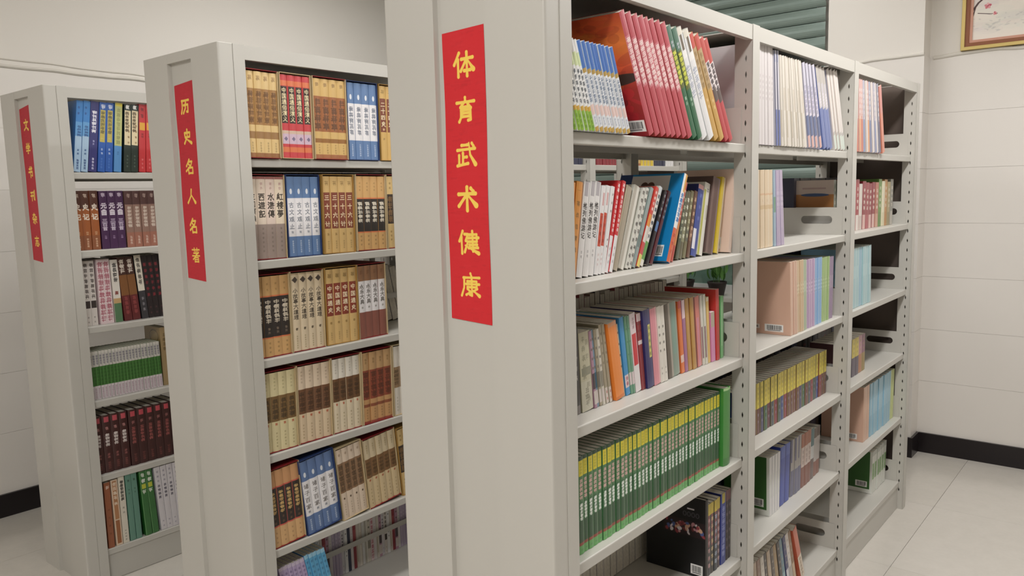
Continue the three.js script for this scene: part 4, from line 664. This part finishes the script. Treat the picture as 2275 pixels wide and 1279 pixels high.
run('far', 3, 'white paperback with green foot', 1, 'a_meadow', 'soft', .141, .173, -.06, .27, -.9, -.9, .16);
run('far', 3, 'brown and wine paperbacks', 2, 'a_bark', 'soft', .18, .253, -.06, .278, -3, -3.4, .16);
run('far', 3, 'ivory paperback with dark foot', 1, 'a_ivory', 'soft', .256, .286, -.06, .281, -3.7, -3.7, .16);
run('far', 3, 'black and wine paperbacks', 4, 'a_wine', 'soft', .288, .39, -.06, .278, -4, -4, .16);
run('far', 4, 'white and green numbered booklets', 22, 'a_forest', 'thin', .01, .32, -.047, .207, 0, -1.2, .13);
run('far', 4, 'tall tan book with ring on cover', 1, 'a_tan', 'hard', .327, .362, -.055, .265, 0, 0, .15, { face: 'ring' });
run('far', 5, 'wine-black hardbacks with white title', 4, 'a_ruby_w', 'hard', .0, .147, -.04, .251, .2, 0, .16);
run('far', 5, 'wine-black hardbacks with red title', 6, 'a_ruby', 'hard', .149, .378, -.04, .25, 0, 0, .16);
run('far', 6, 'rust brown paperback', 1, 'a_rust', 'soft', .016, .042, -.026, .292, 0, 0, .17);
run('far', 6, 'brown paperback with cream edges', 1, 'a_russet', 'soft', .05, .078, -.026, .295, -.6, -.6, .17);
run('far', 6, 'cream paperback with black title', 1, 'a_linen', 'soft', .08, .106, -.026, .299, -.4, -.4, .17);
run('far', 6, 'plain teal paperbacks', 2, 'a_teal', 'soft', .111, .165, -.026, .301, -.5, -.9, .17);
run('far', 6, 'green paperbacks with yellow block', 2, 'a_green', 'soft', .179, .243, -.026, .297, -2, -2.6, .17);
run('far', 6, 'pale grey paperbacks', 5, 'a_pale', 'soft', .251, .386, -.026, .296, -2.9, -2, .17);
// middle bookcase
boxed('middle', 1, 'tan volumes with brown band', 4, 'b_gold', -.0, .115, -.008, .8, 'red', 'red-edged slipcase');
boxed('middle', 1, 'crimson and black volumes', 4, 'b_crimson', .121, .24, -.008, .6, 'cream', 'cream slipcase');
boxed('middle', 1, 'tan volumes with russet band', 4, 'b_amber', .247, .386, -.008, .5, 'red', 'red-edged slipcase');
boxed('middle', 1, 'blue volumes with white band', 4, 'b_blue_a', .393, .531, -.014, .3, 'blue', 'dark blue slipcase');
boxed('middle', 1, 'gold volumes with maroon panel', 4, 'b_dynasty', .539, .679, -.014, .2, 'gold', 'gold slipcase');
boxed('middle', 2, 'cream classic novels', 4, [0, 1, 2, 3].map((i) => 'b_novel' + i), .0, .139, -.04, .9, 'red', 'red-edged slipcase');
boxed('middle', 2, 'blue volumes with white band', 4, 'b_blue_b', .145, .278, -.04, .5, 'blue', 'dark blue slipcase');
boxed('middle', 2, 'tan volumes with maroon panel', 4, 'b_plans', .285, .419, -.034, .8, 'gold', 'gold slipcase');
boxed('middle', 2, 'tan and black volumes', 4, 'b_night', .425, .563, -.03, .8, 'red', 'red-edged slipcase');
boxed('middle', 2, 'tan volumes with jet panel', 4, 'b_jet', .568, .706, -.03, .4, 'red', 'red-edged slipcase');
boxed('middle', 3, 'tan and black volumes', 4, 'b_ebony', .001, .138, -.04, .5, 'red', 'red-edged slipcase');
boxed('middle', 3, 'cream volumes with black diamond', 4, 'b_parable', .14, .273, -.04, .6, 'red', 'red-edged slipcase');
boxed('middle', 3, 'tan volumes with dark red panel', 4, 'b_chronicle', .279, .419, -.038, .5, 'gold', 'gold slipcase');
boxed('middle', 3, 'brown volumes with white panel', 4, 'b_canon', .426, .56, -.042, 0, 'red', 'red-edged slipcase');
boxed('middle', 4, 'greenish cream volumes', 4, 'b_olive', .001, .135, -.032, .8, 'red', 'red-edged slipcase');
boxed('middle', 4, 'sand-coloured volumes', 4, 'b_sand', .138, .277, -.032, .8, 'red', 'red-edged slipcase');
boxed('middle', 4, 'ivory volumes', 4, 'b_ivory', .281, .41, -.032, .6, 'red', 'red-edged slipcase');
boxed('middle', 4, 'copper-coloured volumes', 4, 'b_copper', .413, .556, -.028, .6, 'red', 'red-edged slipcase');
boxed('middle', 4, 'ash grey volumes', 4, 'b_ash', .562, .7, -.028, .3, 'cream', 'cream slipcase');
boxed('middle', 5, 'orange and black volumes', 4, 'b_lacquer', .012, .14, -.027, -2.8, 'red', 'red-edged slipcase');
boxed('middle', 5, 'blue volumes with white band', 4, 'b_blue_c', .147, .293, -.026, -5.2, 'blue', 'dark blue slipcase');
boxed('middle', 5, 'fawn volumes with brown panel', 4, 'b_fawn', .301, .419, -.028, -5.2, 'cream', 'cream slipcase');
boxed('middle', 5, 'straw-coloured volumes', 5, 'b_straw', .427, .584, -.033, -5, 'red', 'red-edged slipcase');
boxed('middle', 5, 'gold volumes with black panel', 4, 'b_jet', .592, .73, -.033, -5, 'gold', 'gold slipcase');
run('middle', 6, 'lilac magazines', 6, 'b_lilac', 'mag', .09, .196, -.06, .24, -11, -11.5, .19);
run('middle', 6, 'bright blue magazines', 5, 'b_cyan', 'mag', .197, .285, -.06, .246, -11.5, -12, .19);
// books on the hidden side, seen through the gaps, plus dark rows added as filler
const PAPERS = ['r_paper', 'm_cream', 'a_white', 'r_red', 'm_white', 'a_umber', 'a_ivory'];
const PALE = ['m_white', 'c_thin3', 'm_cream', 'c_plain', 'a_pale', 'c_thin0', 'm_cream2', 'r_red', 'a_white', 'm_lavender', 'c_milk', 'r_navy', 'm_snow', 'a_pink'];
run('middle', 6, 'pale thin booklets behind stop bar', 42, [0, 2, 5, 4, 8, 3, 2, 7, 5, 0, 9, 9, 9, 4, 3, 11, 0, 7, 2, 6, 12, 10, 1, 13].map((i) => PALE[i]), 'thin', .26, .88, -.25, .235, -.6, -.6, .15, { jitter: .1 });
for (const [c, l, a, b, h] of [['middle', 1, .02, .88, .286], ['middle', 2, .02, .88, .286], ['middle', 4, .02, .88, .286], ['middle', 5, .02, .88, .286], ['near', 1, .02, .86, .29], ['near', 1, .98, 1.82, .29], ['near', 2, 1.94, 2.78, .225], ['near', 3, 1.94, 2.78, .285], ['near', 4, .03, .87, .285], ['near', 4, .98, 1.82, .285], ['near', 4, 1.94, 2.78, .285], ['near', 5, .98, 1.82, .29], ['near', 5, 1.94, 2.78, .29]]) run(c, l, 'added dark books behind front row', 13, ['r_navy', 'r_soil', 'a_wine', 'r_soil'], 'text', a, b, -.255, h, 0, 0, .17);  // unseen dark books, added to block light and keep the shelf interiors dark
run('middle', 3, 'leaning grey books behind the gap', 8, ['r_paper', 'a_ivory', 'r_navy'], 'soft', .57, .86, -.27, .23, -12, -12, .16, { back: true, jitter: .06 });
run('near', 3, 'shaded books on the hidden side', 22, PAPERS, 'soft', .32, .88, -.265, .235, -1, -1, .16, { back: true, jitter: .05 });
run('near', 5, 'shaded books on the hidden side', 16, ['m_cream', 'r_paper', 'm_white'], 'soft', .3, .87, -.275, .23, -1, -1, .16, { back: true, jitter: .08 });
run('near', 3, 'dark books on the hidden side', 3, ['r_soil', 'r_navy', 'r_soil'], 'text', 1.7, 1.83, -.255, .27, 0, 0, .16);
run('middle', 1, 'red hardbacks seen through near bookcase', 7, 'r_red', 'hard', 1.955, 2.165, -.03, .25, 0, 0, .17, { where: 'last bay, middle bookcase' });
run('middle', 1, 'tan hardbacks seen through near bookcase', 3, 'b_amber', 'hard', 2.3, 2.39, -.03, .25, 0, 0, .17, { where: 'last bay, middle bookcase' });
run('middle', 1, 'yellow hardbacks seen through near bookcase', 4, 'c_yellow', 'hard', 2.392, 2.53, -.03, .25, 0, 0, .17, { where: 'last bay, middle bookcase' });
run('middle', 1, 'navy hardbacks seen through near bookcase', 4, 'r_navy', 'hard', 2.535, 2.655, -.03, .25, 0, 0, .17, { where: 'last bay, middle bookcase' });
run('middle', 1, 'white books seen through near bookcase', 3, 'c_plain', 'soft', 2.66, 2.75, -.03, .25, 0, 0, .17, { where: 'last bay, middle bookcase' });
run('middle', 1, 'dark books seen through near bookcase', 5, 'r_navy', 'hard', 1.66, 1.84, -.03, .25, 0, 0, .17, { where: 'middle bay, middle bookcase' });
// near bookcase, first bay
run('near', 1, 'white and lime booklets', 7, 'c_lime', 'thin', .003, .1, -.008, .182, -18.5, -20.5, .14);
run('near', 1, 'white booklets with blue top', 9, 'c_azure', 'thin', .101, .241, -.008, .182, -20.8, -22, .14);
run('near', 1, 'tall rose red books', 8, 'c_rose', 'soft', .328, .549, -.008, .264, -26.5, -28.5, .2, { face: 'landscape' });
run('near', 1, 'green books with yellow title', 2, 'c_moss', 'soft', .549, .606, -.008, .26, -28.8, -29, .2);
run('near', 1, 'white books with dark window', 2, 'c_chalk', 'soft', .606, .679, -.008, .261, -29.5, -30, .2);
run('near', 1, 'ochre books with red top', 2, 'c_ochre', 'soft', .679, .744, -.008, .258, -30.8, -31.5, .2);
run('near', 1, 'brick red and white books', 2, 'c_brick', 'soft', .745, .802, -.008, .255, -32, -32.5, .2);
run('near', 2, 'orange paperbacks', 2, 'c_orange', 'soft', .038, .087, -.06, .214, 8.5, 9.5, .14);
run('near', 2, 'white paperbacks with black title', 3, 'c_gulliver', 'soft', .091, .162, -.062, .214, 10, 10.2, .14);
run('near', 2, 'white paperbacks with red panel', 2, 'c_banner', 'soft', .165, .196, -.062, .204, 11, 12, .14);
run('near', 2, 'thin plain white paperback', 1, 'c_plain', 'soft', .196, .209, -.062, .202, 13.5, 13.5, .14);
run('near', 2, 'red paperbacks with white foot', 2, 'c_scarlet', 'soft', .21, .24, -.062, .214, 16, 17, .15);
run('near', 2, 'thick putty grey paperback', 1, 'c_putty', 'soft', .243, .272, -.066, .199, 20, 20, .14);
run('near', 2, 'off-white thick paperback', 1, 'c_milk', 'soft', .275, .302, -.067, .199, 22, 22, .14);
run('near', 2, 'black-patterned white paperbacks', 2, 'c_pattern', 'soft', .31, .337, -.068, .195, 24.3, 24.8, .14);
run('near', 2, 'slate grey thin paperback', 1, 'c_slate', 'soft', .339, .354, -.068, .195, 25.8, 25.8, .14);
run('near', 2, 'thin red and orange paperback', 1, 'c_fiesta', 'soft', .356, .373, -.066, .196, 27, 27, .14);
run('near', 2, 'thin white paperback with green foot', 1, 'c_garden', 'soft', .374, .391, -.066, .197, 27.6, 27.6, .14);
run('near', 2, 'thin black paperback with blue patch', 1, 'c_soot', 'soft', .405, .42, -.068, .186, 28.2, 28.2, .14);
run('near', 2, 'thin maroon and grey paperback', 1, 'c_maroon', 'soft', .424, .44, -.068, .184, 28.6, 28.6, .14);
run('near', 2, 'big blue picture book pulled forward', 1, 'c_parade', 'pic', .482, .505, -.05, .228, 23.7, 23.7, .2, { face: 'parade', w: .022 });
run('near', 2, 'thin coral paperbacks', 2, 'c_coral', 'soft', .509, .54, -.062, .21, 22.6, 22, .14);
run('near', 2, 'olive green paperbacks', 4, [0, 1, 2, 3].map((i) => 'c_olive' + i), 'soft', .583, .668, -.08, .184, 17.5, 15.5, .14);
run('near', 2, 'cobalt blue paperback', 1, 'c_cobalt', 'soft', .676, .71, -.08, .2, 14.4, 14.4, .15);
run('near', 2, 'white paperback with olive stripe', 1, 'c_birch', 'soft', .714, .748, -.08, .205, 14.2, 14.2, .15);
run('near', 2, 'thick cocoa brown book', 1, 'c_cocoa', 'soft', .752, .802, -.074, .218, 13.4, 13.4, .17);
run('near', 2, 'tall yellow paperback', 1, 'c_yellow', 'soft', .81, .835, -.07, .221, 12.8, 12.8, .16);
run('near', 2, 'large blush pink book with barcode', 1, 'c_blush', 'soft', .868, .888, -.055, .246, 8.6, 8.6, .19, { face: 'blush' });
run('near', 3, 'thin red and black paperback', 1, 'c_edge', 'soft', .076, .09, -.07, .19, -2, -2, .14);
run('near', 3, 'black worn paperback', 1, 'c_black', 'soft', .096, .123, -.075, .2, -2.5, -2.5, .14);
run('near', 3, 'thick newsprint-coloured paperback', 1, 'c_newsprint', 'soft', .128, .174, -.074, .19, -4, -4, .14);
run('near', 3, 'thin mixed paperbacks', 4, [0, 1, 2, 3].map((i) => 'c_thin' + i), 'soft', .177, .225, -.073, .189, -7, -8.5, .14);
run('near', 3, 'khaki paperbacks', 2, 'c_khaki', 'soft', .229, .257, -.072, .197, -9.4, -10, .14);
run('near', 3, 'thick bright orange paperback', 1, 'c_tangerine', 'soft', .264, .302, -.066, .195, -11, -11, .15);
run('near', 3, 'very thin oat-coloured booklets', 2, 'c_oat', 'thin', .304, .318, -.074, .187, -10.6, -10.4, .13);
run('near', 3, 'lagoon blue paperback', 1, 'c_lagoon', 'soft', .319, .338, -.072, .202, -9.4, -9.4, .16);
run('near', 3, 'jade green thin paperbacks', 2, 'c_jade', 'soft', .338, .36, -.07, .202, -9.2, -9, .15);
run('near', 3, 'white book with red block', 1, 'c_signal', 'soft', .36, .386, -.067, .206, -8.8, -8.8, .16);
run('near', 3, 'cherry red thin paperbacks', 2, 'c_cherry', 'soft', .388, .41, -.068, .202, -8, -7.6, .14);
run('near', 3, 'indigo book with yellow label', 1, 'c_indigo', 'soft', .41, .445, -.062, .207, -7.4, -7.4, .16);
run('near', 3, 'petal pink paperback', 1, 'c_petal', 'soft', .447, .481, -.064, .206, -7.4, -7.4, .16);
run('near', 3, 'white paperbacks', 2, 'c_daisy', 'soft', .483, .523, -.065, .207, -7, -7, .16);
run('near', 3, 'dark grey-brown paperback', 1, 'c_shadow', 'soft', .535, .565, -.069, .206, -7.8, -7.8, .15);
run('near', 3, 'sage green cloth-look book', 1, 'c_sage', 'soft', .569, .606, -.072, .207, -7.6, -7.6, .15);
run('near', 3, 'flame orange paperback', 1, 'c_flame', 'soft', .612, .631, -.072, .206, -7.4, -7.4, .15);
run('near', 3, 'plum purple paperback', 1, 'c_plum', 'soft', .632, .65, -.072, .206, -7.3, -7.3, .15);
run('near', 3, 'brass brown paperbacks', 2, 'c_brass', 'soft', .652, .7, -.07, .208, -7.2, -7, .15);
run('near', 3, 'salmon paperback', 1, 'c_salmon', 'soft', .703, .734, -.069, .207, -6.8, -6.8, .15);
run('near', 3, 'fog grey paperbacks', 2, 'c_fog', 'soft', .742, .772, -.071, .208, -6.6, -6.2, .15);
run('near', 3, 'maize yellow paperback', 1, 'c_maize', 'soft', .775, .792, -.071, .197, -5, -5, .15);
run('near', 3, 'short magenta paperback', 1, 'c_magenta', 'soft', .796, .82, -.07, .15, -4, -4, .14);
run('near', 3, 'tall vermilion book', 1, 'c_vermilion', 'soft', .823, .845, -.068, .215, -3, -3, .17);
run('near', 3, 'mint green book', 1, 'c_mint', 'soft', .858, .878, -.072, .19, -1, -1, .15);
run('near', 4, 'green series volumes', 40, ['c_series_a', 'c_series_c', 'c_series_b', 'c_series_a', 'c_series_c', 'c_series_a'], 'soft', .006, .793, -.044, .232, -.4, .2, .15);
run('near', 4, 'thick plain green volume pulled forward', 1, 'c_leaf', 'hard', .798, .846, -.03, .238, 0, 0, .16);
run('near', 4, 'green volumes behind the thick one', 2, 'c_series_b', 'soft', .85, .886, -.085, .232, 0, 0, .12);
run('near', 5, 'black book with players on cover', 1, 'c_hoops', 'pic', .708, .727, -.046, .244, 0, 0, .2, { face: 'hoops' });
run('near', 5, 'dark sports books with yellow top', 4, [0, 1, 2, 3].map((i) => 'c_sport' + i), 'soft', .731, .818, -.05, .222, 0, 0, .16);
run('near', 5, 'ink blue sports book', 1, 'c_ink', 'soft', .821, .856, -.05, .226, 0, 0, .16);
run('near', 5, 'charcoal sports books', 2, 'c_char', 'soft', .858, .896, -.052, .225, 0, 0, .16);
// near bookcase, middle bay
run('near', 1, 'tall white magazines', 6, 'm_white', 'mag', .965, 1.117, -.016, .297, -1.5, -4.2, .2);
run('near', 1, 'white magazines with navy stripe', 2, 'm_navy', 'mag', 1.12, 1.165, -.014, .289, -5.2, -5.9, .2);
run('near', 1, 'cream magazines', 10, ['m_cream', 'm_cream2'], 'mag', 1.166, 1.4, -.012, .279, -6.5, -14.5, .2);
run('near', 1, 'iris and white magazines', 4, 'm_iris', 'mag', 1.404, 1.55, -.012, .275, -15.4, -19.5, .2);
run('near', 1, 'steel blue magazines', 3, 'm_steel', 'mag', 1.575, 1.68, -.016, .277, -21, -22, .2);
run('near', 1, 'white magazines with pale green foot', 4, 'm_mist', 'mag', 1.715, 1.84, -.022, .282, -22, -22.5, .2);
run('near', 2, 'butter yellow workbooks', 4, ['m_vanilla', 'm_butter', 'm_butter', 'm_butter'], 'text', 1.035, 1.175, -.038, .246, -2, -3, .19);
run('near', 2, 'pool blue workbook', 1, 'm_pool', 'text', 1.178, 1.195, -.036, .245, -4, -4, .19);
run('near', 2, 'lavender workbooks', 4, 'm_lavender', 'text', 1.197, 1.268, -.034, .245, -5, -7, .19);
run('near', 3, 'peach workbooks with barcode', 4, 'm_peach', 'text', 1.32, 1.386, -.03, .256, -4, -4.4, .185, { face: 'peach' });
run('near', 3, 'wheat-coloured workbooks', 4, 'm_wheat', 'text', 1.388, 1.452, -.032, .254, -4.2, -4, .185);
run('near', 3, 'fern green workbooks', 2, 'm_fern', 'text', 1.453, 1.486, -.033, .252, -3.8, -3.6, .185);
run('near', 3, 'orchid workbooks', 5, 'm_orchid', 'text', 1.487, 1.57, -.034, .25, -3.4, -2.6, .185);
run('near', 3, 'sky blue workbooks', 5, 'm_sky', 'text', 1.571, 1.652, -.036, .248, -2.4, -1.6, .185);
run('near', 3, 'apple green workbooks', 5, 'm_apple', 'text', 1.653, 1.735, -.038, .244, -1.4, -.6, .185);
run('near', 3, 'dusky purple workbooks', 3, 'm_dusk', 'text', 1.737, 1.785, -.04, .24, -.4, 0, .185);
run('near', 4, 'yellow-banded dark paperbacks', 28, [0, 1, 2, 2, 3, 2, 4, 5, 6, 7, 1, 8].map((i) => 'm_band' + i), 'text', 1.0, 1.843, -.076, .176, -2.6, -1, .13);
run('near', 5, 'white books with green back cover', 4, 'm_snow', 'soft', 1.26, 1.352, -.073, .214, -2, .5, .17, { face: 'clover' });
run('near', 5, 'ultramarine books', 2, 'm_ultra', 'soft', 1.358, 1.455, -.075, .219, 2, 2, .15);
run('near', 5, 'pewter grey books', 3, 'm_pewter', 'soft', 1.475, 1.58, -.077, .217, 1, 1, .15);
run('near', 5, 'clay red books with pale band', 3, 'm_clay', 'soft', 1.583, 1.69, -.08, .21, 1, 1.4, .15);
run('near', 5, 'river teal book', 1, 'm_river', 'soft', 1.694, 1.73, -.082, .204, 1.6, 1.6, .15);
run('near', 5, 'flint grey books', 2, 'm_flint', 'soft', 1.734, 1.808, -.085, .194, 2, 2.4, .15);
run('near', 6, 'mixed leaning paperbacks', 13, [0, 1, 2, 3, 4, 1, 0, 5, 4, 6, 7, 8, 9].map((i) => 'm_lean' + i), 'soft', 1.08, 1.49, -.05, .232, -9, -19, .15);
run('near', 6, 'red paperback with cream foot, leaning', 1, 'm_novel_peach', 'soft', 1.515, 1.553, -.045, .228, -24, -24, .15);
// near bookcase, last bay
run('near', 1, 'pastel magazines', 12, [0, 1, 2, 1, 3, 4, 2, 5, 6, 3, 0, 7].map((i) => 'l_mag' + i), 'mag', 1.91, 2.275, -.01, .278, -5, -15, .2);
run('near', 1, 'salmon pink magazine', 1, 'l_salmon', 'mag', 2.285, 2.322, -.008, .272, -17, -17, .2);
run('near', 2, 'paperback with orange and white cover', 1, 'l_mix0', 'soft', 1.962, 1.99, -.1, .214, 0, 0, .16, { face: 'sunset' });
run('near', 2, 'worn paperbacks in mixed colours', 15, [0, 1, 2, 3, 4, 5, 6, 5, 5, 7, 8, 9, 10, 11, 12].map((i) => 'l_mix' + i), 'soft', 1.996, 2.72, -.07, .216, 0, 1, .15, { jitter: .1 });
run('near', 3, 'ice blue workbooks', 8, ['l_ice2', 'l_ice', 'l_ice', 'l_ice'], 'text', 1.965, 2.294, -.04, .25, -2, -3.5, .19);
run('near', 4, 'short yellow-topped paperbacks', 7, [0, 1, 0, 1, 1, 2, 3].map((i) => 'l_band' + i), 'soft', 2.0, 2.35, -.07, .166, 0, -2, .13);
run('near', 5, 'peach workbooks with barcode', 2, 'l_peach', 'text', 2.29, 2.385, -.055, .252, -1, -1.5, .185, { face: 'peach' });
run('near', 5, 'pale cyan workbooks', 8, 'l_cyan', 'text', 2.388, 2.725, -.053, .248, -1, .8, .185);
run('near', 5, 'spring green workbooks', 2, 'l_spring', 'text', 2.728, 2.785, -.053, .245, 1, 1.2, .185);
run('near', 6, 'white and green children books', 6, 'l_clover', 'soft', 2.545, 2.775, -.079, .205, 1, 4, .18, { face: 'clover' });

renderer.render(scene, camera);
